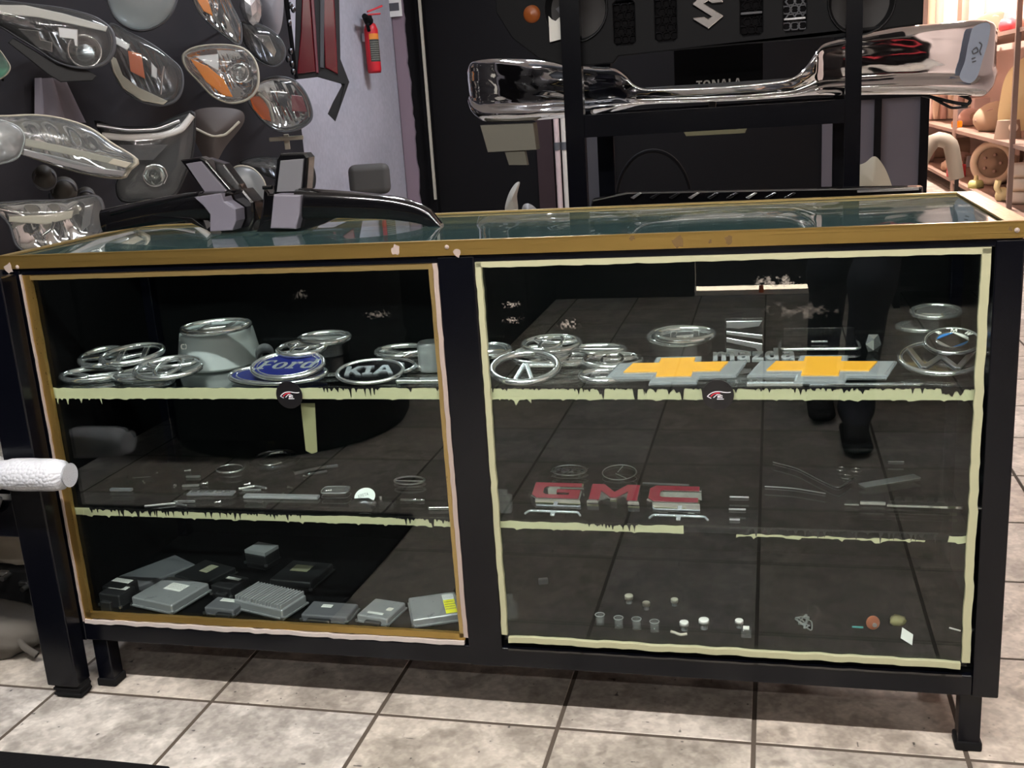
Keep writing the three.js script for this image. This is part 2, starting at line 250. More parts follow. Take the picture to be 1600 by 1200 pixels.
  // shelves with painted front strips, drips and bare patches
  const ragged = (x0, x1, yTop, len, dens, s) => { const q = [[x0, yTop]]; for (let x = x0; x < x1; x += 0.0012) { const a = vnoise(x * dens * 2.2, s), b = vnoise(x * dens * 3.1, s + 3); q.push([x, yTop - 0.0012 - 0.12 * len * b - len * Math.pow(a, 5) * (0.5 + 0.8 * b)]); } q.push([x1, yTop]); return ext(poly(q), 0.0007); };
  const band = (x0, x1, y0, y1, s, cut = 0.002) => { const q = []; for (let x = x0; x <= x1; x += 0.003) q.push([x, y0 - cut * Math.pow(vnoise(x * 130, s), 6) * 1.6]); for (let x = x1; x >= x0; x -= 0.003) q.push([x, y1 - cut * vnoise(x * 90, s + 9)]); return tr(ext(poly(q), 0.0008), 0, 0, -0.0165); };
  const shelf = (x0, x1, y) => P('glass_shelf', span(x0, x1, y - 0.006, y, -D + 0.016, -0.02), M.glass);
  const sLU = shelf(0.05, 0.868, Y1), sRU = shelf(0.944, 1.752, Y1), sLL = shelf(0.05, 0.868, Y2), sRL = shelf(0.944, 1.752, Y2);
  for (const s of [sLU, sRU, sLL, sRL]) { s.geometry.computeBoundingBox(); const b = s.geometry.boundingBox; P('edge_angle', span(b.min.x, b.max.x, b.min.y - 0.008, b.min.y, -0.026, -0.018), M.blackPaint, s); }
  P('painted_strip', band(0.05, 0.868, 0.6345, 0.6565, 1), M.cream, sLU);
  P('painted_strip', band(0.944, 1.752, 0.635, 0.6555, 2), M.cream, sRU);
  P('painted_strip', band(0.05, 0.868, 0.3885, 0.4035, 3, 0.003), M.cream, sLL);
  P('painted_strip', band(0.944, 1.28, 0.3895, 0.4045, 4, 0.003), M.cream, sRL);
  P('painted_strip', band(1.37, 1.68, 0.3885, 0.3935, 5, 0.004), M.cream, sRL);
  P('painted_strip', band(1.715, 1.75, 0.389, 0.402, 6, 0.003), M.cream, sRL);
  const drip = (par, x0, x1, y, len, dens, s, m = M.blackMatt) => P('paint_drips', tr(ragged(x0, x1, y, len, dens, s), 0, 0, -0.0156), m, par);
  drip(sLU, 0.62, 0.74, 0.658, 0.028, 130, 3); drip(sLU, 0.06, 0.16, 0.6365, 0.014, 120, 21, M.cream); drip(sLU, 0.78, 0.86, 0.658, 0.012, 90, 6);
  drip(sRU, 0.95, 1.13, 0.657, 0.014, 120, 8); drip(sRU, 1.1, 1.22, 0.657, 0.03, 95, 12); drip(sRU, 1.2, 1.33, 0.657, 0.026, 80, 14); drip(sRU, 1.35, 1.56, 0.657, 0.024, 100, 17); drip(sRU, 1.56, 1.75, 0.657, 0.034, 90, 19); drip(sRU, 0.945, 1.02, 0.637, 0.012, 110, 33, M.cream);
  drip(sLL, 0.09, 0.24, 0.4045, 0.026, 140, 23); drip(sLL, 0.24, 0.56, 0.4045, 0.014, 160, 27); drip(sLL, 0.74, 0.86, 0.4045, 0.024, 120, 29); drip(sLL, 0.05, 0.09, 0.404, 0.05, 100, 41, M.cream);
  drip(sRL, 1.1, 1.2, 0.405, 0.02, 150, 31); drip(sRL, 1.38, 1.7, 0.405, 0.02, 130, 35, M.plastic);
  // round stickers on the glass
  const logo = canvasTex(256, 256, (c, w) => { c.fillStyle = '#0d0d10'; c.fillRect(0, 0, w, w); c.lineCap = 'round';
    c.strokeStyle = '#d9d9de'; c.lineWidth = 7; c.beginPath(); c.moveTo(42, 140); c.quadraticCurveTo(80, 92, 150, 100); c.quadraticCurveTo(200, 112, 228, 104); c.stroke();
    c.strokeStyle = '#c3263a'; c.lineWidth = 9; c.beginPath(); c.moveTo(70, 140); c.quadraticCurveTo(95, 108, 140, 112); c.stroke();
    c.strokeStyle = '#d9d9de'; c.lineWidth = 6; c.beginPath(); c.moveTo(92, 150); c.lineTo(120, 124); c.lineTo(150, 128); c.stroke(); c.beginPath(); c.moveTo(44, 142); c.lineTo(70, 156); c.stroke();
    c.fillStyle = '#e6e6ea'; for (const [x, y, w2, h2] of [[124, 134, 10, 18], [138, 134, 8, 18], [150, 132, 14, 6], [150, 146, 14, 6], [118, 160, 56, 6]]) c.fillRect(x, y, w2, h2); });
  const sm = std({ map: logo, roughness: 0.35 });
  for (const [u, v] of [[452, 617], [1122, 617]]) { const q = onZ(u, v, -0.008); P('sticker', tr(cyl(0.0262, 0.0262, 0.0008, 40).rotateY(Math.PI / 2).rotateX(Math.PI / 2).rotateZ(0), q.x, q.y, -0.0078), sm); }
  // smears of dust on the glass
  const dust = (s, seedy) => canvasTex(128, 128, (c, w) => { const im = c.createImageData(w, w); for (let j = 0; j < w; j++) for (let i = 0; i < w; i++) { const x = i / w - 0.5, y = j / w - 0.5, r = Math.hypot(x, y) * 2, n = fbm(i / 9 + seedy * 11, j / 22, seedy, 4), a = Math.max(0, n - 0.3 - r * 0.35) * s; const k = (j * w + i) * 4; im.data[k] = 190; im.data[k + 1] = 180; im.data[k + 2] = 168; im.data[k + 3] = Math.min(255, 255 * a); } c.putImageData(im, 0, 0); });
  [[1208, 442, 0.085, 0.03, 1.5], [800, 476, 0.035, 0.014, 1.3], [802, 500, 0.04, 0.012, 1.3], [888, 506, 0.045, 0.022, 1.3], [590, 492, 0.05, 0.018, 0.5], [1250, 485, 0.12, 0.03, 0.5], [470, 460, 0.03, 0.02, 0.4], [1270, 960, 0.06, 0.05, 0.35]].forEach(([u, v, w, h, s], i) => {
    const q = onZ(u, v, -0.0082); const m = std({ map: dust(s, i + 1), transparent: true, roughness: 0.9, depthWrite: false }); P('dust_smear', tr(new THREE.PlaneGeometry(w, h), q.x, q.y, -0.0079), m); });
}

// ---------- emblems and parts inside the counter ----------
function settle(t, y, back = -0.0185) { t.updateMatrixWorld(true); const b = new THREE.Box3().setFromObject(t, true); t.position.y += Math.max(0, y + 0.0004 - b.min.y); if (b.max.z > back && b.max.z < 0.2) t.position.z -= b.max.z - back; if (b.min.x < 0.022) t.position.x += 0.022 - b.min.x; if (b.max.x > 1.782) t.position.x -= b.max.x - 1.782; }
function laid(name, label, cat, u, v, y, tilt = 4, yaw = 0, group, roll = 0) { const t = thing(name, label, cat, onY(u, v, y), group); t.rotation.set(-Math.PI / 2 + tilt * Math.PI / 180, yaw * Math.PI / 180, roll * Math.PI / 180, 'YXZ'); return t; }
const ellipse = (a, b, n = 40, x = 0, y = 0, z = 0) => Array.from({ length: n }, (_, i) => V(x + a * Math.cos(i / n * 6.2832), y + b * Math.sin(i / n * 6.2832), z));
const ring = (a, b, r, x = 0, y = 0, z = 0) => { const g = tube(ellipse(a, b, 40, x, y, z), r, 72, 10, true); return g; };
const plate = (a, b, h, x = 0, y = 0, z = 0) => { const s = new THREE.Shape(); s.absellipse(0, 0, a, b, 0, Math.PI * 2, false, 0); return tr(ext(s, h, Math.min(h * 0.4, 0.002)), x, y, z); };
const dome = (a, b, h, z = 0) => tr(lathe([[1, 0], [0.92, 0.45], [0.75, 0.75], [0.5, 0.92], [0.2, 0.99], [0.0001, 1]], 48).rotateX(Math.PI / 2).scale(a, b, h), 0, 0, z);
const bar = (x0, y0, x1, y1, w, h, z = 0) => { const L = Math.hypot(x1 - x0, y1 - y0); return tr(box(L, w, h, 0, 0, 0, Math.min(w, h) * 0.3).rotateZ(Math.atan2(y1 - y0, x1 - x0)), (x0 + x1) / 2, (y0 + y1) / 2, z + h / 2); };
const GE = 'chrome emblems on the upper shelf';
const S1 = Y1 + 0.001, S2 = Y2 + 0.001, SB = YB + 0.001;
const oval = { // each adds its parts to t; a, b are half width and half height
  toyish(t, a, b) { part('outer_ring', ring(a, b, 0.006, 0, 0, 0.006), M.badge, t); part('inner_ring', [ring(a * 0.36, b * 0.82, 0.0045, 0, 0, 0.007), ring(a * 0.72, b * 0.34, 0.0045, 0, b * 0.42, 0.007)], M.badge, t); },
  barred(t, a, b) { part('outer_ring', ring(a, b, 0.0065, 0, 0, 0.006), M.badge, t); part('cross_bar', bar(-a * 1.08, 0, a * 1.08, 0, b * 0.36, 0.009, 0.002), M.badge, t); },
  winged(t, a, b) { part('outer_ring', ring(a, b, 0.006, 0, 0, 0.006), M.badge, t); part('wings', [bar(-a * 0.9, b * 0.35, 0, -b * 0.2, 0.012, 0.007), bar(a * 0.9, b * 0.35, 0, -b * 0.2, 0.012, 0.007), bar(-a * 0.5, -b * 0.75, 0, -b * 0.2, 0.008, 0.006), bar(a * 0.5, -b * 0.75, 0, -b * 0.2, 0.008, 0.006)], M.badge, t); },
  road(t, a, b) { part('outer_ring', ring(a, b, 0.007, 0, 0, 0.007), M.badge, t); part('inner_lines', [bar(-a * 0.3, -b * 0.92, -a * 0.02, b * 0.35, 0.009, 0.007), bar(a * 0.3, -b * 0.92, a * 0.02, b * 0.35, 0.009, 0.007), bar(a * 0.05, b * 0.3, a * 0.9, b * 0.22, 0.008, 0.006)], M.badge, t); },
  slantH(t, a, b) { part('outer_ring', ring(a, b, 0.0065, 0, 0, 0.006), M.badge, t); part('letter', [bar(-a * 0.5, -b * 0.7, -a * 0.3, b * 0.7, 0.012, 0.007), bar(a * 0.3, -b * 0.7, a * 0.5, b * 0.7, 0.012, 0.007), bar(-a * 0.4, -b * 0.05, a * 0.4, b * 0.05, 0.012, 0.007)], M.badge, t); },
  cap(t, a, b, h = 0.03) { part('cap_body', plate(a, b, h), M.darkChrome, t); part('outer_ring', ring(a * 0.97, b * 0.97, 0.005, 0, 0, h), M.badge, t); part('cap_face', dome(a * 0.8, b * 0.8, 0.006, h), M.badge, t); },
};
const put = (kind, label, u, v, y, a, b, tilt, yaw, roll, ...more) => { const t = laid('car_emblem', label, 'emblem', u, v, y, tilt, yaw, GE, roll); oval[kind](t, a, b, ...more); return t; };
// left half, upper shelf
put('winged', 'low chrome ring emblem with wings, leftmost on the upper shelf', 132, 590, S1, 0.062, 0.045, 2, 0, 0);
put('barred', 'chrome ring emblem with cross bar behind the leftmost winged ring', 158, 562, S1 + 0.02, 0.045, 0.04, 14, 10, 8);
put('slantH', 'tilted chrome emblem with slanted letter beside the grey tub', 208, 558, S1 + 0.032, 0.06, 0.045, 10, 14, 18);
put('toyish', 'chrome emblem of three nested ovals in front of the grey tub', 250, 586, S1 + 0.018, 0.066, 0.052, 9, 6, 4);
put('barred', 'dark chrome ring lying under the emblem of nested ovals', 225, 590, S1, 0.055, 0.04, 1, 0, 10);
{ const t = thing('plastic_tub', 'frosted grey plastic tub with handwritten mark and emblem on top', 'tub', onY(345, 567, S1));
  part('tub_wall', lathe([[0.001, 0], [0.084, 0], [0.086, 0.006], [0.074, 0.07], [0.066, 0.076], [0.001, 0.077]], 48), M.frosted, t);
  part('marking', tr(text('CX7', 0.011, 0.0006), -0.03, 0.043, 0.0765).rotateX(-0.12), M.white, t);
  put('slantH', 'flat chrome emblem resting on top of the grey tub', 338, 515, S1 + 0.079, 0.066, 0.05, 2, 8, 10); }
{ const t = thing('grey_pipe', 'short grey plastic pipe end behind the grey tub', 'pipe', onY(415, 557, S1 + 0.02)); t.rotation.y = 0.5; part('pipe_wall', lathe([[0.014, -0.04], [0.019, -0.04], [0.019, 0.03], [0.014, 0.03], [0.014, -0.04]], 28).rotateX(Math.PI / 2), M.plasticGrey, t); }
function scriptOval(label, u, v, y, a, b, tilt, yaw, word) { const t = laid('oval_emblem', label, 'emblem', u, v, y, tilt, yaw, GE);
  part('blue_plate', plate(a, b, 0.007), M.blue, t); part('rim', ring(a, b, 0.0045, 0, 0, 0.006), M.badge, t); part('inner_line', ring(a * 0.86, b * 0.84, 0.0014, 0, 0, 0.0075), M.badge, t);
  if (word) part('lettering', tr(text(word, b * 0.62, 0.0015, SERIF, 0.35, 1.2), 0, 0, 0.0075), M.silver, t); return t; }
scriptOval('larger blue oval emblem, lower one of the two', 425, 600, S1, 0.098, 0.048, 8, 0, '');
scriptOval('blue oval emblem with white script letters', 447, 577, S1 + 0.024, 0.07, 0.048, 17, 4, 'Ford');
put('toyish', 'chrome oval emblem resting on the blue script oval', 472, 549, S1 + 0.042, 0.046, 0.04, 6, 0, 0);
put('barred', 'chrome ring emblem topmost of the stack behind the blue oval', 507, 533, S1 + 0.05, 0.05, 0.04, 3, 0, 0);
put('cap', 'round dark cap under the topmost ring behind the blue oval', 513, 552, S1, 0.045, 0.04, 0, 0, 0, 0.034);
function wordOval(label, u, v, y, a, b, tilt, yaw, word) { const t = laid('oval_emblem', label, 'emblem', u, v, y, tilt, yaw, GE);
  part('dark_plate', plate(a, b, 0.006), M.blackGloss, t); part('rim', ring(a, b, 0.004, 0, 0, 0.005), M.badge, t); part('lettering', tr(text(word, b * 0.72, 0.003, SANS, 0, 1.45), 0, 0, 0.0062), M.silver, t); return t; }
wordOval('dark oval emblem with three chrome letters behind the front one', 604, 577, S1 + 0.01, 0.058, 0.04, 8, -10, 'KIA');
wordOval('dark oval emblem with three chrome letters at the front', 572, 589, S1 + 0.014, 0.062, 0.04, 18, 8, 'KIA');
put('winged', 'chrome emblem behind the dark oval, next to the middle post', 630, 553, S1 + 0.003, 0.055, 0.04, 3, 0, 0);
put('road', 'chrome ring emblem half hidden by the middle post, left side', 668, 568, S1 + 0.006, 0.05, 0.04, 8, 0, 0);
{ const t = thing('badge_strip', 'long chrome badge strip lying in front of the middle post', 'badge', onY(655, 598, S1)); part('strip', box(0.085, 0.008, 0.022, 0, 0.004, 0, 0.003), M.badge, t); }
{ const t = thing('glass_jar', 'small clear jar next to the middle post, left side', 'jar', onY(676, 578, S1)); part('jar_wall', lathe([[0.024, 0], [0.026, 0.002], [0.026, 0.05], [0.023, 0.056], [0.021, 0.056], [0.023, 0.05], [0.023, 0.004], [0, 0.004]], 28), M.hazyLens, t); }
// right half, upper shelf
put('cap', 'chrome cap half hidden by the middle post, right side', 768, 566, S1, 0.04, 0.035, 8, 0, 0, 0.02);
put('road', 'big chrome ring emblem with slanting lines, right of the middle post', 817, 584, S1 + 0.012, 0.06, 0.058, 13, 8, 0);
put('winged', 'chrome emblem lying behind the big slanted-line ring', 845, 560, S1 + 0.01, 0.055, 0.045, 8, 0, 0);
put('toyish', 'chrome ovals emblem at the back behind the slanted-line ring', 862, 542, S1 + 0.026, 0.055, 0.045, 6, -10, 0);
put('barred', 'small chrome ring between two larger rings on the right shelf', 893, 567, S1, 0.03, 0.03, 3, 0, 0);
put('toyish', 'flat chrome ring emblem left of the gold bow tie', 957, 570, S1, 0.053, 0.04, 4, 0, 0);
put('barred', 'small chrome ring just behind the flat ring emblem', 935, 552, S1, 0.05, 0.03, 2, 0, 0);
put('slantH', 'chrome ring emblem partly under the left gold bow tie', 940, 594, S1, 0.036, 0.03, 3, 0, 0);
put('cap', 'tall chrome wheel cap with oval recess behind the gold bow tie', 1063, 552, S1, 0.06, 0.055, 6, 0, 0, 0.03);
put('slantH', 'chrome emblem lying on the tall wheel cap', 1070, 528, S1 + 0.045, 0.052, 0.04, 4, 15, 0);
function bowtie(label, u, v, y, tilt, yaw) { const t = laid('bow_tie_emblem', label, 'emblem', u, v, y, tilt, yaw, GE), o = [[-1, -0.2], [-0.84, 0.2], [-0.33, 0.2], [-0.3, 0.42], [0.37, 0.42], [0.35, 0.2], [1, 0.2], [0.84, -0.2], [0.33, -0.2], [0.3, -0.42], [-0.37, -0.42], [-0.35, -0.2]];
  part('chrome_base', ext(poly(o.map(([x, y2]) => [x * 0.122, y2 * 0.1 + Math.sign(y2) * 0.009])), 0.011, 0.005, 2), M.silver, t);
  part('gold_face', tr(ext(poly(o.map(([x, y2]) => [x * 0.09, y2 * 0.084])), 0.003, 0.001), 0, 0.004, 0.0102), M.bowtie, t); return t; }
bowtie('gold bow tie emblem with chrome border, left one', 1056, 586, S1 + 0.008, 12, 3);
bowtie('gold bow tie emblem with chrome border, right one', 1284, 585, S1 + 0.01, 12, -2);
{ const t = laid('lettering_badge', 'chrome lower-case word badge between the two bow ties', 'badge', 1177, 557, S1 + 0.02, 28, 2, GE); part('letters', text('mazda', 0.028, 0.006, SANS, 0, 1.2, 0.0006), M.silver, t); }
{ const t = thing('square_emblem', 'square silver emblem with slanting stripes standing upright', 'emblem', onZ(1163, 527, -0.2)); t.rotation.x = -0.15;
  part('back_plate', box(0.07, 0.072, 0.006, 0, 0, -0.004, 0.004), M.blackGloss, t);
  part('stripe', ext(poly([[-0.032, 0.03], [0.032, 0.03], [0.026, 0.02], [-0.01, 0.016], [-0.032, 0.018]]), 0.004, 0.001), M.satin, t);
  part('stripe', ext(poly([[-0.032, 0.012], [0.032, 0.004], [0.032, -0.004], [-0.032, 0.006]]), 0.004, 0.001), M.satin, t);
  part('stripe', ext(poly([[-0.032, 0], [0.032, -0.012], [0.032, -0.034], [0.02, -0.02], [-0.032, -0.008]]), 0.004, 0.001), M.satin, t);
  part('stripe', ext(poly([[-0.032, -0.02], [0.012, -0.026], [0.012, -0.034], [-0.032, -0.034]]), 0.004, 0.001), M.satin, t); }
{ const t = thing('rimmed_tray', 'dark tray with thin rounded chrome rim behind the right bow tie', 'tray', onY(1280, 545, S1)); const r = [];
  for (const [cx, cz, a0] of [[0.058, 0.014, 0], [-0.058, 0.014, Math.PI / 2], [-0.058, -0.02, Math.PI], [0.058, -0.02, 1.5 * Math.PI]]) for (let i = 0; i < 4; i++) { const a = a0 + i / 3 * Math.PI / 2; r.push(V(cx + 0.014 * Math.cos(a), 0.006, cz + 0.014 * Math.sin(a))); }
  part('rim', tube(r, 0.003, 60, 8, true), M.badge, t); part('tray', box(0.14, 0.01, 0.056, 0, 0.005, -0.003, 0.004), M.blackGloss, t); part('clip', box(0.03, 0.004, 0.006, 0, 0.014, 0, 0.001), M.badge, t); part('tray_back', box(0.13, 0.03, 0.006, 0, 0.02, -0.03, 0.002), M.blackGloss, t); }
{ const t = thing('crystal_badge', 'small faceted silver piece right of the dark tray', 'badge', onY(1364, 550, S1)); part('facets', tr(new THREE.IcosahedronGeometry(0.018, 0).scale(0.9, 1.1, 0.8), 0, 0.016, 0), M.badge, t); }
{ const t = laid('badge_strip', 'long flat chrome name strip in front of the right bow tie', 'badge', 1350, 609, S1, 2, 2, GE); part('strip', ext(poly([[-0.085, -0.004], [-0.08, 0.006], [0.09, 0.006], [0.094, 0], [0.088, -0.004]]), 0.004, 0.001), M.badge, t); }
{ const t = laid('badge_strip', 'chrome strip under the left end of the right bow tie', 'badge', 1205, 606, S1, 2, 0, GE); part('strip', ext(poly([[-0.04, -0.006], [-0.04, 0.006], [0.05, 0.006], [0.05, -0.006]]), 0.006, 0.001), M.badge, t); }
put('cap', 'chrome wheel cap at the bottom of the stack by the right post', 1440, 533, S1, 0.045, 0.04, 0, 0, 0, 0.028);
put('cap', 'chrome wheel cap on top of the stack by the right post', 1462, 506, S1 + 0.034, 0.044, 0.042, 5, -10, 0, 0.024);
{ const t = laid('round_emblem', 'round emblem with blue and white quarters and dark ring', 'emblem', 1488, 538, S1 + 0.034, 16, -12, GE), R = 0.044;
  part('black_disc', plate(R, R, 0.008), M.blackGloss, t); part('rim', ring(R, R, 0.003, 0, 0, 0.007), M.badge, t); part('inner_rim', ring(R * 0.6, R * 0.6, 0.0013, 0, 0, 0.0085), M.badge, t);
  for (let k = 0; k < 4; k++) { const s = new THREE.Shape(); s.moveTo(0, 0); s.absarc(0, 0, R * 0.6, k * Math.PI / 2, (k + 1) * Math.PI / 2, false); part('quarter', tr(ext(s, 0.001), 0, 0, 0.008), k % 2 ? phy({ color: 0x2f83d6, roughness: 0.25, clearcoat: 1 }) : M.white, t); }
  [...'BMW'].forEach((c, i) => part('letter', tr(text(c, R * 0.22, 0.001).rotateZ((1 - i) * 0.75), -Math.sin((1 - i) * 0.75) * R * 0.8, Math.cos((1 - i) * 0.75) * R * 0.8, 0.008), M.white, t)); }
{ const t = laid('round_emblem', 'large round emblem with silver zigzag letters under the blue and white one', 'emblem', 1470, 568, S1 + 0.008, 10, -8, GE), R = 0.066;
  part('black_disc', plate(R, R, 0.008), M.blackGloss, t); part('rim', ring(R, R, 0.0045, 0, 0, 0.008), M.badge, t);
  const zig = (pts, w) => pts.slice(1).map((p, i) => bar(...pts[i], ...p, w, 0.004, 0.008));
  part('letters', [...zig([[-0.052, 0.032], [-0.026, -0.046], [0, 0.004], [0.026, -0.046], [0.052, 0.032]], 0.009), ...zig([[-0.026, 0.056], [0, 0.01], [0.026, 0.056]], 0.009)], M.satin, t); }

// middle shelf, left
function tray(name, label, cat, u, v, y, geo, mat, yaw = 0) { const t = thing(name, label, cat, onY(u, v, y)); t.rotation.y = yaw; part('body', geo, mat, t); return t; }
{ const t = laid('oval_emblem', 'dark chrome oval emblem at the back of the middle shelf', 'emblem', 430, 722, S2, 3, 0); part('rim', ring(0.055, 0.05, 0.005, 0, 0, 0.005), M.darkChrome, t); part('inner_ring', ring(0.03, 0.04, 0.004, 0, 0, 0.006), M.chrome, t); }
{ const t = laid('clip_badge', 'dark chrome clip under the cream tape on the middle shelf', 'badge', 490, 737, S2, 3, 14); part('arms', [bar(-0.04, -0.01, 0.01, 0.012, 0.014, 0.008), bar(0.0, 0.012, 0.05, 0.02, 0.014, 0.008), bar(-0.01, -0.02, 0.03, -0.006, 0.01, 0.006)], M.darkChrome, t); }
{ const t = thing('cream_tape', 'strip of cream masking tape hanging below the upper shelf', 'tape', onZ(482, 625, -0.03)); const a = onZ(470, 630, -0.03), b = onZ(492, 630, -0.03), c = onZ(496, 706, -0.03), d = onZ(478, 704, -0.03), o = t.position;
  part('tape', ext(poly([a, b, c, onZ(488, 709, -0.03), d].map(p => [p.x - o.x, p.y - o.y])), 0.0008), std({ color: 0x8f8d69, roughness: 0.8 }), t); }
{ const t = thing('paper_tag', 'round white paper tag with handwriting leaning on the middle shelf', 'tag', onY(573, 790, S2)); t.rotation.set(-0.5, 0.1, 0.25, 'YXZ');
  const tx = canvasTex(256, 192, (c, w, h) => { c.fillStyle = '#dfe6e2'; c.fillRect(0, 0, w, h); c.fillStyle = '#4a5557'; c.font = '44px sans-serif'; c.fillText('KRETA', 52, 92); c.fillText('12', 118, 146); });
  const g = plate(0.021, 0.017, 0.0008), p = g.attributes.position, u = g.attributes.uv; for (let i = 0; i < p.count; i++) u.setXY(i, p.getX(i) / 0.044 + 0.5, p.getY(i) / 0.036 + 0.5);
  part('paper', tr(g, 0, 0.018, 0), std({ map: tx, roughness: 0.9 }), t); }
const strip = (label, u, v, len, w, h, yaw, mat = M.satin) => { const t = thing('trim_strip', label, 'strip', onY(u, v, S2)); t.rotation.y = yaw; part('strip', box(len, h, w, 0, h / 2, 0, Math.min(h, w) * 0.3), mat, t); };
strip('short bright trim strip at the back left of the middle shelf', 302, 746, 0.032, 0.006, 0.004, 0.1);
strip('short trim strip just in front of the bright back one', 298, 760, 0.036, 0.006, 0.004, 0.15);
strip('thin silver strip near the left front of the middle shelf', 250, 790, 0.06, 0.005, 0.004, 0.35);
strip('dull grey strip lying far left on the middle shelf', 190, 767, 0.05, 0.01, 0.006, 0.05, M.plasticGrey);
strip('long grey name strip in the middle of the left shelf', 440, 778, 0.16, 0.016, 0.006, 0.02, M.aluminium);
strip('flat dark name strip at the front edge of the left shelf', 500, 795, 0.22, 0.02, 0.008, 0.0, M.blackGloss);
strip('silver strip next to the gold bead on the left shelf', 690, 795, 0.05, 0.012, 0.006, 0.1, M.chrome);
strip('bright curved strip behind the one beside the gold bead', 645, 782, 0.05, 0.006, 0.004, 0.0, M.chrome);
{ const t = thing('badge_clip', 'small crumpled dark badge below the round paper tag', 'badge', onY(568, 794, S2)); part('body', blob(0.026, 0.012, 0.012, 3, 0.5, 3, 3).translate(0, 0.009, 0), M.darkChrome, t); }
{ const t = thing('badge_clip', 'small dark square badge left of the silver strip', 'badge', onY(606, 794, S2)); part('body', box(0.03, 0.016, 0.02, 0, 0.008, 0, 0.003), M.blackGloss, t); part('stud', tr(cyl(0.003, 0.003, 0.01, 12), -0.012, 0.02, 0), M.chrome, t); }
for (let i = 0; i < 14; i++) { const u = 190 + 24 * i + 12 * rnd(), v = 735 + 55 * rnd(); const t = thing('screw_bit', 'tiny shiny metal screw lying loose on the middle shelf', 'screw', onY(u, v, S2), 'loose screws on the middle shelf'); t.rotation.y = rnd() * 3; part('shank', tr(cyl(0.0016, 0.0016, 0.012, 8).rotateZ(Math.PI / 2), 0, 0.003, 0), M.chrome, t); part('head', tr(cyl(0.0034, 0.0034, 0.0025, 12).rotateZ(Math.PI / 2), 0.006, 0.0034, 0), M.chrome, t); }
const bit = (name, label, cat, u, v, yaw, build) => { const t = laid(name, label, cat, u, v, S2 + 0.001, 3, yaw); build(t); };
bit('oval_emblem', 'small dark oval emblem with chrome rim left of the dark chrome oval', 'emblem', 360, 735, 0, t => { part('dark_plate', plate(0.03, 0.022, 0.005), M.blackGloss, t); part('rim', ring(0.03, 0.022, 0.0025, 0, 0, 0.004), M.badge, t); });
bit('letter_badge', 'chrome angular badge in the middle of the left shelf', 'badge', 395, 765, 8, t => part('strokes', [bar(-0.03, 0, 0, 0.014, 0.005, 0.005), bar(0, 0.014, 0.03, 0, 0.005, 0.005), bar(-0.02, -0.006, 0.02, -0.006, 0.004, 0.004)], M.badge, t));
bit('letter_badge', 'chrome angular badge at the front left of the shelf', 'badge', 285, 786, -6, t => part('strokes', [bar(-0.02, 0, 0.026, 0.008, 0.005, 0.005), bar(-0.01, -0.008, 0.02, -0.012, 0.004, 0.004)], M.badge, t));
bit('name_badge', 'dull name badge with raised bars behind the flat dark strip', 'badge', 330, 772, 4, t => { part('plate', box(0.1, 0.02, 0.004, 0, 0, 0.002, 0.001), M.plasticGrey, t); for (let i = 0; i < 5; i++) part('raised_bar', box(0.012, 0.012, 0.003, -0.036 + i * 0.018, 0, 0.0055, 0.001), M.badge, t); });
bit('clear_emblem', 'clear square emblem left of the round paper tag', 'emblem', 525, 768, 5, t => { part('clear_plate', box(0.05, 0.03, 0.004, 0, 0, 0.002, 0.001), M.lens, t); part('rim', tube([[-0.025, -0.015, 0.004], [0.025, -0.015, 0.004], [0.025, 0.015, 0.004], [-0.025, 0.015, 0.004]], 0.001, 60, 6, true), M.satin, t); });
bit('oval_emblem', 'thin chrome oval ring right of the round paper tag', 'emblem', 640, 752, 0, t => { part('rim', ring(0.032, 0.02, 0.0018, 0, 0, 0.002), M.satin, t); part('cross_line', bar(-0.03, 0, 0.03, 0, 0.002, 0.002), M.satin, t); });
bit('dark_badge', 'dark glossy wedge badge at the left end of the shelf', 'badge', 222, 752, 12, t => { part('wedge', ext(poly([[-0.03, -0.01], [0.03, -0.006], [0.02, 0.012], [-0.02, 0.01]]), 0.008, 0.002), M.blackGloss, t); part('chrome_line', bar(-0.02, 0.002, 0.02, 0.004, 0.002, 0.002, 0.007), M.badge, t); });
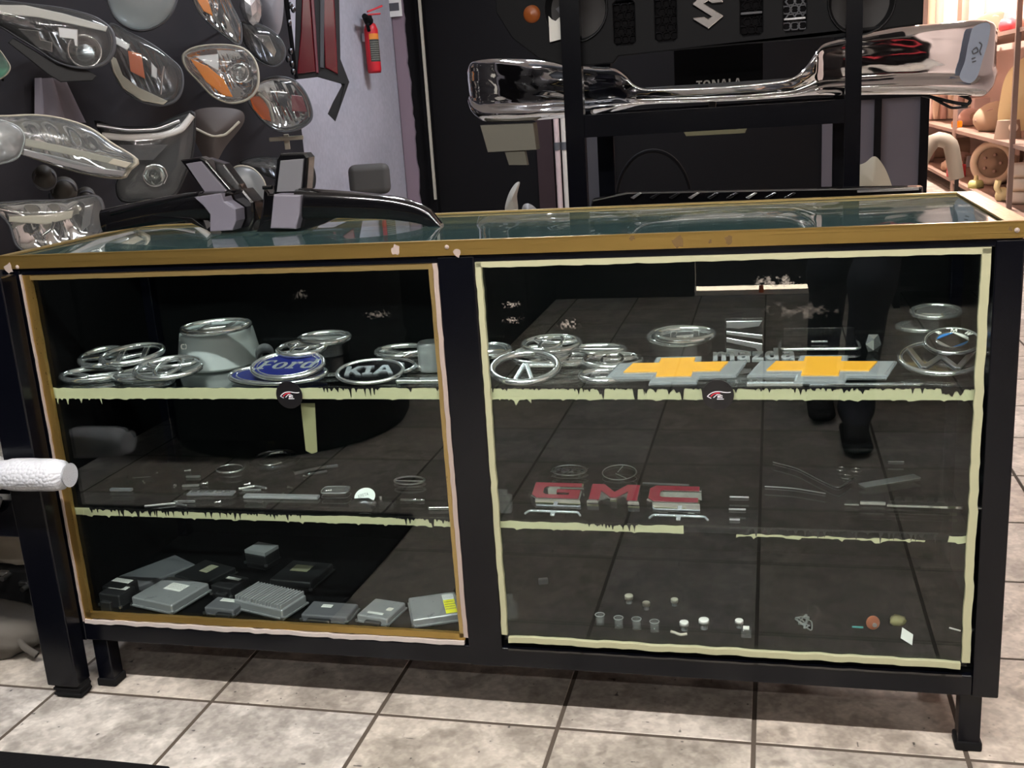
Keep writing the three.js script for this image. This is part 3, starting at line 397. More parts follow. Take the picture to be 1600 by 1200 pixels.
// middle shelf, right
{ const t = laid('lettering_badge', 'red and chrome three-letter badge lying on the right shelf', 'badge', 964, 793, S2 + 0.018, 16, -1); let x = -0.16;
  const glyph = { G: [[0, 0.052], [0.1, 0.052], [0.1, 0.04], [0.028, 0.04], [0.022, 0.034], [0.022, 0.018], [0.028, 0.012], [0.078, 0.012], [0.078, 0.02], [0.05, 0.02], [0.05, 0.03], [0.1, 0.03], [0.1, 0], [0.012, 0], [0, 0.01], [0, 0.042]].slice(0), M: [[0, 0], [0, 0.052], [0.026, 0.052], [0.05, 0.026], [0.074, 0.052], [0.1, 0.052], [0.1, 0], [0.078, 0], [0.078, 0.03], [0.056, 0.008], [0.044, 0.008], [0.022, 0.03], [0.022, 0]], C: [[0.012, 0.052], [0.1, 0.052], [0.1, 0.038], [0.028, 0.038], [0.022, 0.034], [0.022, 0.018], [0.028, 0.014], [0.1, 0.014], [0.1, 0], [0.012, 0], [0, 0.01], [0, 0.042]] };
  for (const c of 'GMC') { const o = glyph[c]; const L = part('letter', tr(ext(poly(o.map(([a, b]) => [a * 0.95, b])), 0.024, 0.003), x, -0.026, 0), M.chrome, t); part('red_face', tr(ext(poly(o.map(([a, b]) => [0.0035 + a * 0.95 * 0.925, 0.003 + b * 0.88])), 0.0012), x, -0.026, 0.0238), phy({ color: 0x701b2a, roughness: 0.25, clearcoat: 1 }), L); x += 0.107; }
  for (const x0 of [-0.115, 0.112]) part('foot', [bar(-0.045 + x0, -0.034, 0.045 + x0, -0.034, 0.004, 0.004), bar(-0.045 + x0, -0.034, -0.052 + x0, -0.044, 0.004, 0.004), bar(0.045 + x0, -0.034, 0.052 + x0, -0.044, 0.004, 0.004), bar(x0, -0.034, x0, -0.046, 0.008, 0.004)], M.silver, t); }
const outline = (label, u, v, a, b, word) => { const t = laid('clear_emblem', label, 'emblem', u, v, S2, 6, 0); part('clear_plate', plate(a, b, 0.003), M.glass, t); part('rim', ring(a, b, 0.0009, 0, 0, 0.003), M.satin, t); if (word) part('lettering', tr(text(word, b * 0.75, 0.0008, SERIF, 0.35, 1.2), 0, 0, 0.003), M.satin, t); else part('lines', [bar(-a * 0.1, 0, a * 0.1, b * 0.8, 0.0015, 0.001, 0.003), bar(-a * 0.2, -b * 0.2, a * 0.5, -b * 0.8, 0.0015, 0.001, 0.003)], M.satin, t); };
outline('clear oval emblem with script letters behind the red letters', 890, 738, 0.036, 0.024, 'Ford'); outline('clear oval emblem without letters beside the script one', 968, 742, 0.034, 0.034, '');
{ const t = thing('clear_box', 'crumpled clear plastic packet left of the red letters', 'packet', onY(790, 800, S2)); part('packet', [box(0.026, 0.034, 0.018, 0, 0.017, 0, 0.003), box(0.02, 0.01, 0.01, -0.004, 0.04, 0, 0.003)], M.lens, t); }
{ const t = laid('word_badge', 'long chrome name badge at the right end of the shelf', 'badge', 1412, 793, S2 + 0.002, 10, -1.5);
  for (const [x0, x1, y0, y1, h] of [[-0.1, -0.075, 0, 0.014, 0.004], [-0.073, -0.03, 0.004, 0.03, 0.008], [-0.028, 0.098, 0, 0.012, 0.006]]) part('bar', tr(ext(poly([[x0, y0], [x0 + 0.004, y1], [x1, y1], [x1, y0]]), h, 0.001), 0, 0, 0), M.chrome, t);
  for (let i = 0; i < 6; i++) part('letter', tr(ext(poly([[0, 0], [0.002, 0.012], [0.014, 0.012], [0.013, 0]]), 0.004, 0.0008), -0.015 + i * 0.018, 0.017, 0.001), M.darkChrome, t); }
strip('dim thin strip behind the red letters, far side', 1040, 757, 0.09, 0.006, 0.002, -0.06, M.plasticGrey);
strip('thin silver line strip right of the red letters', 1155, 778, 0.035, 0.003, 0.003, 0, M.satin);
strip('second thin silver strip, nearer than the first', 1152, 797, 0.03, 0.004, 0.003, 0, M.satin);
strip('third short silver strip close to the shelf edge', 1148, 813, 0.018, 0.004, 0.003, 0, M.satin);
strip('pale flat strip pointing right on the back of the right shelf', 1390, 752, 0.12, 0.022, 0.002, 0.5, M.hazyLens);
strip('thin bright line strip at the back right of the shelf', 1400, 722, 0.03, 0.003, 0.002, 0, M.satin);
{ const wire = (label, pts) => { const t = thing('thin_wire', label, 'wire', onY(...pts[0], S2)); const o = t.position; part('wire', tube(pts.map(p => onY(...p, S2 + 0.0015).sub(o)), 0.0011, 30, 6), M.satin, t); };
  wire('thin curved wire arching over the right shelf', [[1208, 722], [1245, 732], [1285, 752], [1310, 762], [1330, 750]]); wire('nearly straight wire below the curved wire', [[1195, 760], [1240, 763], [1290, 771]]);
  const t = laid('small_rings', 'pair of small chrome rings at the back of the right shelf', 'rings', 1326, 738, S2, 2, 0); part('ring', ring(0.009, 0.009, 0.0014, -0.014, 0.012, 0.002), M.chrome, t); part('ring', ring(0.01, 0.009, 0.0016, 0.014, 0.006, 0.002), M.chrome, t); part('ring', ring(0.012, 0.01, 0.0014, -0.006, -0.03, 0.002), M.chrome, t); }

// bottom: control units on the left
const label2 = (lines, col = '#d9dbd6') => std({ roughness: 0.8, map: canvasTex(128, 64, (c, w, h) => { c.fillStyle = col; c.fillRect(0, 0, w, h); c.fillStyle = '#555'; for (let j = 0; j < lines; j++) for (let x = 8; x < 118;) { const l = 4 + 10 * rnd(); c.fillRect(x, 10 + j * 44 / lines, l, 3); x += l + 4; } }) });
const GC = 'engine control units on the counter floor';
function unit(label, u, v, w, h, d, yaw, o = {}) {
  const t = thing('control_unit', label, 'control unit', onY(u, v, SB + (o.lift || 0)), GC); t.rotation.set(o.tip || 0, yaw * Math.PI / 180, 0, 'YXZ'); const m = o.mat || M.aluminium;
  part('case', box(w, h * 0.7, d, 0, h * 0.65, 0, 0.004), m, t); part('flange', box(w * 1.04, 0.003, d * 1.06, 0, h * 0.32, 0), m, t); part('under_case', box(w * 0.92, h * 0.32, d * 0.94, 0, h * 0.16, 0), M.plastic, t);
  if (o.fins) for (let i = 0; i < 16; i++) part('fin', box(0.0034, 0.008, d * 0.94, -w * 0.46 + i * w * 0.92 / 15, h + 0.004, 0), std({ color: 0xa9abad, metalness: 0.4, roughness: 0.5 }), t);
  if (o.label) { const [lx, lz, lw, ld, col] = o.label; part('paper_label', box(lw, 0.0006, ld, lx, h + 0.0005, lz), label2(4, col), t); if (o.label2) { const [a, b, c2, e, col2] = o.label2; part('paper_label', box(c2, 0.0006, e, a, h + 0.0006, b), label2(3, col2), t); } }
  if (o.plug) part('connector', [box(w * 0.5, h * 0.6, 0.016, o.plug * w, h * 0.35, d * 0.52, 0.003), box(w * 0.2, h * 0.4, 0.01, o.plug * w, h * 0.3, d * 0.56, 0.002)], M.plastic, t);
  for (const s of [-1, 1]) part('screw', tr(cyl(0.004, 0.004, 0.004, 12), s * w * 0.49, h * 0.36, d * 0.5), M.satin, t);
  return t;
}
unit('large control unit with white label in the front row', 262, 945, 0.115, 0.026, 0.11, -14, { mat: M.aluminium, label: [0.004, -0.014, 0.046, 0.03] });
unit('small black control unit in the front left corner', 174, 958, 0.055, 0.04, 0.05, -8, { mat: M.plastic, label: [0, -0.008, 0.046, 0.014], plug: -0.1 });
unit('small black control unit behind the front left corner one', 192, 938, 0.055, 0.042, 0.05, -10, { mat: M.plastic, label: [0, -0.008, 0.046, 0.016] });
unit('long dusty grey control unit at the back left', 222, 902, 0.09, 0.02, 0.14, -30, { mat: M.plasticGrey });
unit('finned grey control unit in the middle of the row', 424, 952, 0.13, 0.028, 0.075, -16, { mat: M.aluminium, fins: true });
unit('black control unit with shiny plug left of the finned one', 362, 928, 0.055, 0.03, 0.06, -14, { mat: M.plastic, label: [0.0, -0.012, 0.036, 0.01], plug: 0.1 });
unit('low grey control unit with plug in front of the finned one', 352, 958, 0.07, 0.02, 0.05, -6, { mat: M.plasticGrey, label: [0, -0.012, 0.034, 0.012], plug: 0.2 });
unit('black control unit with faint label at the back middle', 473, 908, 0.1, 0.024, 0.1, -6, { mat: M.plastic, label: [-0.006, -0.012, 0.042, 0.03, '#77765e'] });
unit('small black control unit with ribbed side at the very back', 412, 882, 0.06, 0.034, 0.05, -14, { mat: M.plastic, label: [-0.008, 0, 0.02, 0.014, '#777'], fins: true });
unit('flat black unit with tan label, back left of the row', 322, 905, 0.1, 0.02, 0.09, -20, { mat: M.plastic, label: [0.0, -0.012, 0.024, 0.036, '#8b8973'] });
unit('wide grey control unit with brown smudge in the front row', 515, 966, 0.1, 0.018, 0.06, -2, { mat: M.plasticGrey, label: [-0.01, -0.01, 0.022, 0.012], plug: -0.1 });
unit('small silver control unit with two white labels', 596, 966, 0.07, 0.02, 0.075, -10, { mat: M.aluminium, label: [0.0, 0.022, 0.034, 0.007], label2: [0.02, 0.0, 0.012, 0.012, '#e8e4d8'], plug: 0.05 });
unit('silver control unit with yellow and white sticker by the post', 675, 968, 0.095, 0.022, 0.085, 24, { mat: M.aluminium, tip: 0.1, lift: 0.005, label: [0.03, 0.012, 0.022, 0.05, '#e2e21c'], label2: [0.03, -0.022, 0.022, 0.02, '#dfe3e3'] });
// bottom: small parts on the right
const GV = 'clear vials in a row on the counter floor', GW = 'small white plastic caps on the counter floor';
[['leftmost', 938, 975], ['second', 967, 980], ['third', 995, 982], ['rightmost', 1023, 986]].forEach(([w, u, v]) => { const t = thing('clear_vial', `${w} of the four clear vials in a row`, 'vial', onY(u, v, SB), GV); part('vial_wall', lathe([[0, 0], [0.009, 0], [0.009, 0.018], [0.0075, 0.02], [0.0075, 0.002], [0, 0.002]], 20), M.lens, t); part('lip', tr(new THREE.TorusGeometry(0.0088, 0.0008, 6, 24).rotateX(Math.PI / 2), 0, 0.02, 0), M.hazyLens, t); });
[['cap standing left of the other front cap', 1069, 984, 1], ['tallest cap in the front row', 1100, 982, 1.15], ['cap next to the clear cube', 1155, 980, 0.9], ['faint cap farthest back on the left', 983, 942, 1], ['faint cap in front of the farthest back one', 1010, 952, 0.9], ['faint cap on its own at the back', 1054, 946, 0.85]].forEach(([w, u, v, s]) => { const t = thing('bottle_stopper', `small white ${w}`, 'cap', onY(u, v, SB), GW); t.scale.setScalar(s); part('cap_top', tr(lathe([[0, 0.017], [0.0078, 0.017], [0.0085, 0.0155], [0.0085, 0.009], [0, 0.009]], 20), 0, 0, 0), v > 960 ? M.white : M.plasticPale, t); part('stem', tr(cyl(0.005, 0.006, 0.01, 14), 0, 0.005, 0), M.hazyLens, t); });
{ let t = thing('clear_cube', 'tiny clear cube with white square top', 'box', onY(1166, 994, SB)); part('cube', box(0.018, 0.016, 0.016, 0, 0.008, 0, 0.002), M.lens, t); part('white_top', box(0.011, 0.002, 0.011, 0, 0.017, 0), M.white, t);
  t = thing('bent_clip', 'pale bent plastic clip at the front of the caps', 'clip', onY(1060, 992, SB)); part('clip', tube([[-0.014, 0.004, -0.004], [-0.006, 0.004, 0], [0.004, 0.004, 0.006], [0.016, 0.004, 0.002]], 0.0028, 20, 8), M.plasticPale, t);
  t = thing('copper_coin', 'round copper-coloured piece on edge', 'coin', onY(1364, 984, SB)); t.rotation.set(-0.3, 0.3, 0); part('disc', tr(lathe([[0, -0.002], [0.012, -0.002], [0.013, 0], [0.012, 0.002], [0, 0.002]], 28).rotateX(Math.PI / 2), 0, 0.013, 0), std({ color: 0xb06a4c, roughness: 0.4, metalness: 0.5 }), t); part('hub', tr(cyl(0.004, 0.004, 0.006, 14).rotateX(Math.PI / 2), 0.002, 0.009, 0.001), M.satin, t);
  t = thing('white_tag', 'white diamond-shaped paper piece on the right', 'tag', onY(1417, 1008, SB)); t.rotation.set(-0.35, 0.2, 0); part('paper', ext(poly([[-0.011, 0.012], [-0.008, 0.031], [0.011, 0.019], [0.009, 0]]), 0.0008), M.white, t);
  t = thing('wax_piece', 'pale yellow soft lump behind the white diamond paper', 'lump', onY(1402, 976, SB)); part('lump', blob(0.014, 0.012, 0.01, 5, 0.3, 2, 3).translate(0, 0.0087, 0), std({ color: 0xa39c6a, roughness: 0.7 }), t);
  t = thing('plastic_knot', 'tangle of clear plastic thread in the middle', 'thread', onY(1255, 985, SB)); const pts = Array.from({ length: 18 }, () => [0.03 * (rnd() - 0.5), 0.004 + 0.03 * rnd(), 0.02 * (rnd() - 0.5)]); part('thread', tube(pts, 0.0012, 120, 6), M.hazyLens, t);
  t = thing('clear_bottle', 'clear bottle lying against the bead at far left', 'bottle', onY(798, 965, SB)); part('bottle', lathe([[0, 0], [0.016, 0], [0.016, 0.03], [0.007, 0.04], [0.007, 0.05], [0, 0.05]], 24).translate(0, 0, 0), M.lens, t);
  t = thing('white_stick', 'thin white stick near the right post', 'stick', onY(1492, 984, SB)); t.rotation.y = -0.5; part('stick', box(0.02, 0.002, 0.002, 0, 0.001, 0), M.white, t);
  t = thing('beige_block', 'small beige rubber block at the left of the floor', 'block', onY(849, 912, SB)); t.rotation.y = 0.3; part('block', box(0.02, 0.012, 0.01, 0, 0.006, 0, 0.002), M.plasticGrey, t);
  t = thing('teal_stick', 'thin teal stick left of the copper-coloured piece', 'stick', onY(1340, 981, SB)); part('stick', box(0.02, 0.003, 0.003, 0, 0.0015, 0, 0.001), std({ color: 0x4aa5a0, roughness: 0.5 }), t); }

for (const o of scene.children) if (o.isGroup && o !== cab && o.name !== 'floor' && !o.name.startsWith('ceiling_tube')) settle(o, o.position.y > Y1 - 0.01 ? Y1 : o.position.y > Y2 - 0.01 && o.position.y < Y1 - 0.1 ? Y2 : YB);

// ---------- things on the counter ----------
// a plate cut to an outline seen from the front: pixel outline laid on the plane z, then given thickness towards the back
function cut(pts, z, depth, bevel = 0) { const q = pts.map(p => onZ(p[0], p[1], z)); return tr(ext(poly(q.map(p => [p.x, p.y])), depth, bevel), 0, 0, z - depth); }
function sweep(path, sect, closeEnds = true) { // path: [Vector3, ...]; sect(t) -> [[a, b], ...] offsets along the y axis and the z axis
  const c = new THREE.CatmullRomCurve3(path), n = 40, k = sect(0).length;
  const g = grid(k, n, (a, t) => { const p = c.getPoint(t), s = sect(t), q = s[Math.round(a * k) % k]; return V(p.x, p.y + q[0], p.z + q[1]); }, true); const caps = [];
  if (closeEnds) for (const t of [0, 1]) { const p = c.getPoint(t), s = sect(t), v = [], ix = []; v.push(p.x, p.y, p.z); for (const q of s) v.push(p.x, p.y + q[0], p.z + q[1]); for (let i = 0; i < k; i++) ix.push(0, 1 + i, 1 + (i + 1) % k); const h = new THREE.BufferGeometry(); h.setAttribute('position', new THREE.Float32BufferAttribute(v, 3)); h.setIndex(ix); h.computeVertexNormals(); caps.push(h); }
  return mergeGeometries([g, ...caps].map(plain));
}
const ovalSect = (h, d, n = 20, pw = 0.7) => Array.from({ length: n }, (_, i) => { const a = i / n * 6.2832, s = Math.sin(a), c = Math.cos(a); return [h * Math.sign(s) * Math.pow(Math.abs(s), pw), d * Math.sign(c) * Math.pow(Math.abs(c), pw)]; });
const local = (t, g) => (Array.isArray(g) ? mergeGeometries(g.map(plain)) : g).translate(-t.position.x, -t.position.y, -t.position.z);
{
  const Z = -0.28, top = H + 0.0015;
  const L = (t, n, g, m, p) => part(n, local(t, g), m, p || t);
  let t = thing('wing_trim', 'glossy black wing trim with grey adhesive faces, left one on the counter', 'car trim', V(0.25, top, Z), 'glossy black trim pieces on the counter');
  L(t, 'arm', sweep([onZ(163, 345, Z), onZ(230, 333, Z), onZ(310, 322, Z), onZ(362, 322, Z)], s => ovalSect(0.024 + 0.008 * s, 0.016 + 0.01 * s)), M.blackGloss);
  L(t, 'arm_ridge', sweep([onZ(175, 333, Z + 0.01), onZ(240, 318, Z + 0.01), onZ(310, 304, Z + 0.01)], s => ovalSect(0.006, 0.01, 12)), M.blackGloss);
  L(t, 'lower_lip', cut([[164, 362], [262, 342], [290, 345], [328, 362], [300, 340], [240, 335], [165, 350]], Z + 0.02, 0.04, 0.002), M.blackGloss);
  L(t, 'upright', cut([[281, 250], [312, 245], [322, 250], [364, 298], [352, 305], [322, 305]], Z - 0.004, 0.03, 0.004), M.blackGloss);
  L(t, 'upright_back', cut([[322, 247], [350, 256], [374, 288], [378, 296], [362, 304], [330, 270]], Z - 0.03, 0.03, 0.004), M.blackGloss);
  L(t, 'grey_face', cut([[290, 256], [313, 252], [355, 300], [322, 303]], Z + 0.001, 0.005, 0.001), std({ color: 0x55525a, roughness: 0.6 }));
  L(t, 'hub', cut([[340, 300], [380, 296], [396, 315], [398, 345], [388, 363], [345, 364], [330, 350]], Z - 0.01, 0.05, 0.006), M.blackGloss);
  L(t, 'grey_face', cut([[303, 308], [345, 302], [350, 315], [368, 327], [369, 345], [363, 360], [328, 362], [328, 335], [318, 322]], Z + 0.034, 0.04, 0.002), std({ color: 0x5b5862, roughness: 0.55 }));
  t = thing('wing_trim', 'glossy black wing trim with pointed tip, right one on the counter', 'car trim', V(0.55, top, Z), 'glossy black trim pieces on the counter');
  L(t, 'arm', sweep([onZ(468, 318, Z), onZ(540, 320, Z + 0.005), onZ(620, 326, Z + 0.01), onZ(662, 336, Z + 0.015), onZ(690, 352, Z + 0.02)], s => ovalSect(0.03 - 0.014 * s - (s > 0.85 ? (s - 0.85) * 0.08 : 0), 0.026 - 0.012 * s)), M.blackGloss);
  L(t, 'arm_ridge', sweep([onZ(470, 297, Z), onZ(560, 304, Z), onZ(640, 316, Z + 0.01), onZ(672, 334, Z + 0.015)], s => ovalSect(0.005, 0.012, 12)), M.blackGloss);
  L(t, 'lower_lip', cut([[400, 362], [412, 345], [470, 330], [530, 338], [500, 352], [470, 362]], Z + 0.012, 0.04, 0.002), M.blackGloss);
  L(t, 'upright', cut([[432, 250], [438, 240], [476, 239], [482, 246], [478, 300], [426, 302]], Z - 0.004, 0.035, 0.004), M.blackGloss);
  L(t, 'grey_face', cut([[438, 251], [474, 248], [470, 299], [432, 300]], Z + 0.001, 0.005, 0.001), std({ color: 0x5a5a5e, roughness: 0.6 }));
  L(t, 'hub', cut([[412, 292], [420, 302], [478, 302], [480, 355], [402, 362], [408, 330]], Z - 0.01, 0.045, 0.005), M.blackGloss);
  L(t, 'grey_face', cut([[427, 304], [470, 305], [468, 335], [462, 358], [422, 357], [424, 335]], Z + 0.034, 0.04, 0.003), std({ color: 0x625f68, roughness: 0.5 }));
  L(t, 'peg', tr(cyl(0.004, 0.004, 0.02, 14).rotateZ(Math.PI / 2), ...onZ(418, 293, Z).toArray()), M.blackGloss);
}

// ---------- left foreground ----------
{ const t = thing('black_stand', 'black square steel stand post with ribbed plastic foot beside the counter', 'stand', [0, 0, 0]);
  part('post', span(-0.036, 0.0365, 0.03, 0.887, 0.0045, 0.05, 0.004), M.blackPaint, t); const f = part('foot', span(-0.026, 0.036, 0, 0.032, 0.004, 0.044, 0.006), M.rubber, t);
  for (const y of [0.009, 0.021]) part('foot_rib', span(-0.0275, 0.0375, y - 0.003, y + 0.003, 0.006, 0.0455, 0.002), M.rubber, f);
  part('cross_beam', span(-1.0, -0.036, 0.36, 0.44, 0.008, 0.045, 0.004), M.blackPaint, t); part('far_post', span(-1.06, -1.0, 0, 0.887, 0.0045, 0.05, 0.004), M.blackPaint, t);
  const c = []; for (let i = 0; i < 9; i++) { const a = i / 9 * 6.2832, k = 0.006 * (0.6 + 0.7 * rnd()); c.push([0.018 + k * Math.cos(a) * 0.8, 0.851 + k * 1.5 * Math.sin(a)]); } part('worn_patch', tr(ext(poly(c), 0.0006), 0, 0, 0.05), M.chip, t); }
{ const g = grid(40, 40, (a, s) => { const x = -0.55 + s * 0.69, r0 = 0.025 + 0.004 * Math.sin(s * 9) + 0.003 * (vnoise(s * 30, a * 8) - 0.5) + (s > 0.8 ? 0.003 : 0), k = s > 0.96 ? Math.sqrt(Math.max(0, 1 - Math.pow((s - 0.96) / 0.04, 2))) * 0.9 + 0.1 * (s < 1) : 1, an = a * 6.2832; return V(x, 0.5 + 0.014 * s + r0 * k * Math.cos(an), 0.088 + r0 * k * Math.sin(an)); }, true);
  const u = g.attributes.uv; for (let i = 0; i < u.count; i++) u.setXY(i, u.getX(i) * 1.2, u.getY(i) * 4.5 + u.getX(i) * 0.3);
  const t = thing('wrapped_roll', 'white bubble-wrapped rod sticking out in front of the stand post', 'package', [0, 0, 0]); part('bubble_wrap', g, M.bubble, t); part('end_fold', tr(cyl(0.02, 0.023, 0.006, 28).rotateZ(Math.PI / 2), 0.137, 0.513, 0.088), M.bubble, t); part('carrier', span(-0.52, -0.49, 0.4405, 0.48, 0.03, 0.1, 0.004), M.plastic, t); }
{ const t = thing('cable_loop', 'grey cable loop hanging on the stand beam', 'cable', [-0.1, 0.44, 0.06]); part('cable', tube([[-0.3, -0.03, 0], [-0.1, -0.06, 0.004], [-0.02, -0.04, 0.004], [0.03, -0.02, 0.002], [0.05, 0.015, 0.0], [0.045, 0.005, 0.004]], 0.006, 40, 8), M.plasticGrey, t); }
{ const a = onZ(8, 735, -0.1); const t = thing('spotted_cloth', 'white cloth with dark spots at the left edge behind the post', 'cloth', [a.x - 0.09, a.y - 0.0, -0.1]); part('cloth', blob(0.1, 0.06, 0.05, 4, 0.4, 2.5, 4), M.paper, t); for (let i = 0; i < 5; i++) part('spot', tr(new THREE.SphereGeometry(0.006, 10, 8).scale(1, 1.6, 0.5), 0.04 + 0.04 * rnd(), 0.04 * (rnd() - 0.5), 0.042), M.plastic, t); part('under_shelf', box(0.42, 0.02, 0.16, -0.14, -0.055, -0.0, 0.003), M.blackPaint, t); part('shelf_leg', box(0.03, a.y - 0.07, 0.03, -0.3, -(a.y - 0.07) / 2 - 0.065, 0.03), M.blackPaint, t); }
{ let t = thing('grey_bag', 'slumped dark grey cloth bag on the floor left of the counter', 'bag', [-0.33, 0, -0.13]); part('bag', blob(0.17, 0.062, 0.075, 2, 0.35, 2.4, 5).translate(0, 0.0455, 0), M.cloth, t); part('strap', tube([[0.03, 0.085, 0.0], [0.1, 0.075, 0.03], [0.14, 0.04, 0.05], [0.17, 0.02, 0.05]], 0.008, 24, 8), M.cloth, t);
  t = thing('latched_case', 'black case with metal corner latches behind the grey bag', 'case', [-0.35, 0, -0.285]); part('case_body', box(0.36, 0.15, 0.1, 0, 0.0752, 0, 0.01), M.plastic, t); for (const [x, y] of [[0.06, 0.115], [0.12, 0.112], [0.01, 0.14]]) { part('latch', box(0.025, 0.012, 0.012, x, y, 0.052, 0.003), M.satin, t); part('latch_pin', tr(cyl(0.006, 0.006, 0.03, 12).rotateX(Math.PI / 2), x + 0.012, y - 0.004, 0.062), M.satin, t); }
  t = thing('beige_sack', 'pale beige sack on top of the black case', 'sack', [-0.32, 0.152, -0.29]); part('sack', blob(0.13, 0.06, 0.05, 6, 0.3, 2, 4).translate(0.02, 0.0436, 0), std({ color: 0xa89f90, roughness: 0.95 }), t); }
{ const q = []; for (let i = 0; i <= 40; i++) { const x = -1.2 + i / 40 * 1.6; q.push([x, -(0.247 + 0.006 * (vnoise(x * 9, 2) - 0.5) + (x > 0.36 ? (x - 0.36) * 0.8 : 0))]); } q.push([0.43, -0.34], [0.44, -0.6], [0.445, -0.92], [0.42, -0.96], [-1.2, -0.96]);
  single('floor_mat', ext(poly(q), 0.012, 0.004).rotateX(-Math.PI / 2).translate(0, 0.0002, 0), M.rubber, 'black rubber mat on the tiles in front of the counter', 'mat'); }

// ---------- what the panes mirror, on the camera's side ----------
{ const t = thing('black_drum', 'large black plastic drum standing on the tiles facing the counter', 'drum', [-0.36, 0, 1.86]); part('drum_wall', lathe([[0, 0.004], [0.43, 0.004], [0.445, 0.03], [0.45, 0.3], [0.46, 0.32], [0.45, 0.34], [0.455, 0.9], [0.46, 0.94], [0.44, 0.95], [0, 0.95]], 56), M.rubber, t); part('lid', lathe([[0, 0.985], [0.44, 0.985], [0.465, 0.97], [0.465, 0.945], [0, 0.945]], 56), M.rubber, t); }
{ const t = thing('black_cupboard', 'tall black cupboard along the left side facing the counter', 'cupboard', [-0.35, 0, 3.45]); part('carcass', box(1.1, 2.2, 1.7, 0, 1.1, 0, 0.01), M.blackMatt, t); for (const z of [-0.43, 0.43]) { const d = part('door', box(0.02, 2.0, 0.82, 0.56, 1.12, z, 0.004), M.blackMatt, t); part('handle', box(0.015, 0.12, 0.02, 0.578, 1.1, z > 0 ? 0.08 : -0.08, 0.004), M.satin, d); } }
{ const t = thing('black_cabinet', 'low-lit black cabinet against the left wall behind the drum', 'cabinet', [-1.22, 0, 1.4]); part('carcass', box(0.6, 2.2, 2.2, 0, 1.1, 0, 0.01), M.blackMatt, t); for (const z of [-0.55, 0.55]) { const d = part('door', box(0.02, 2.0, 1.06, 0.31, 1.12, z, 0.004), M.blackMatt, t); part('handle', box(0.015, 0.12, 0.02, 0.328, 1.1, z > 0 ? 0.1 : -0.1, 0.004), M.satin, d); } }
{ const t = thing('black_shelving', 'black shelf unit with cartons beside the shop door', 'shelving', [2.85, 0, 4.08]); for (const x of [-0.8, 0.8]) part('side_panel', box(0.03, 2.3, 0.4, x, 1.15, 0), M.blackMatt, t); part('back_panel', box(1.58, 2.26, 0.01, 0, 1.15, 0.19), M.blackMatt, t); for (const y of [0.1, 0.65, 1.2, 1.75, 2.28]) part('shelf', box(1.57, 0.025, 0.39, 0, y, 0), M.blackMatt, t);
  [[-0.5, 0.65, 0.4, 0.3, 0x8a6f52, 'brown carton on the second shelf'], [0.1, 0.65, 0.3, 0.2, 0x3b3b40, 'dark grey carton on the second shelf'], [0.5, 1.2, 0.36, 0.14, 0xb02430, 'long red carton on the third shelf'], [-0.1, 1.2, 0.3, 0.3, 0xc9c5bb, 'white carton on the third shelf'], [-0.55, 1.2, 0.24, 0.2, 0x2b3a63, 'blue carton on the third shelf'], [0.35, 1.75, 0.5, 0.3, 0x55504a, 'wide taupe carton on the fourth shelf'], [-0.4, 1.75, 0.36, 0.22, 0x9b8f7d, 'tan carton on the fourth shelf']].forEach(([x, y, w, h, c, l]) => { const b = thing('carton', `${l} of the unit by the door`, 'carton', [2.85 + x, y + 0.0127, 4.05], 'cartons on the unit by the door'); part('box_body', box(w, h, 0.28, 0, h / 2, 0, 0.006), std({ color: c, roughness: 0.7 }), b); part('tape', box(w * 1.002, 0.001, 0.05, 0, h + 0.0006, 0), M.plasticPale, b); }); }
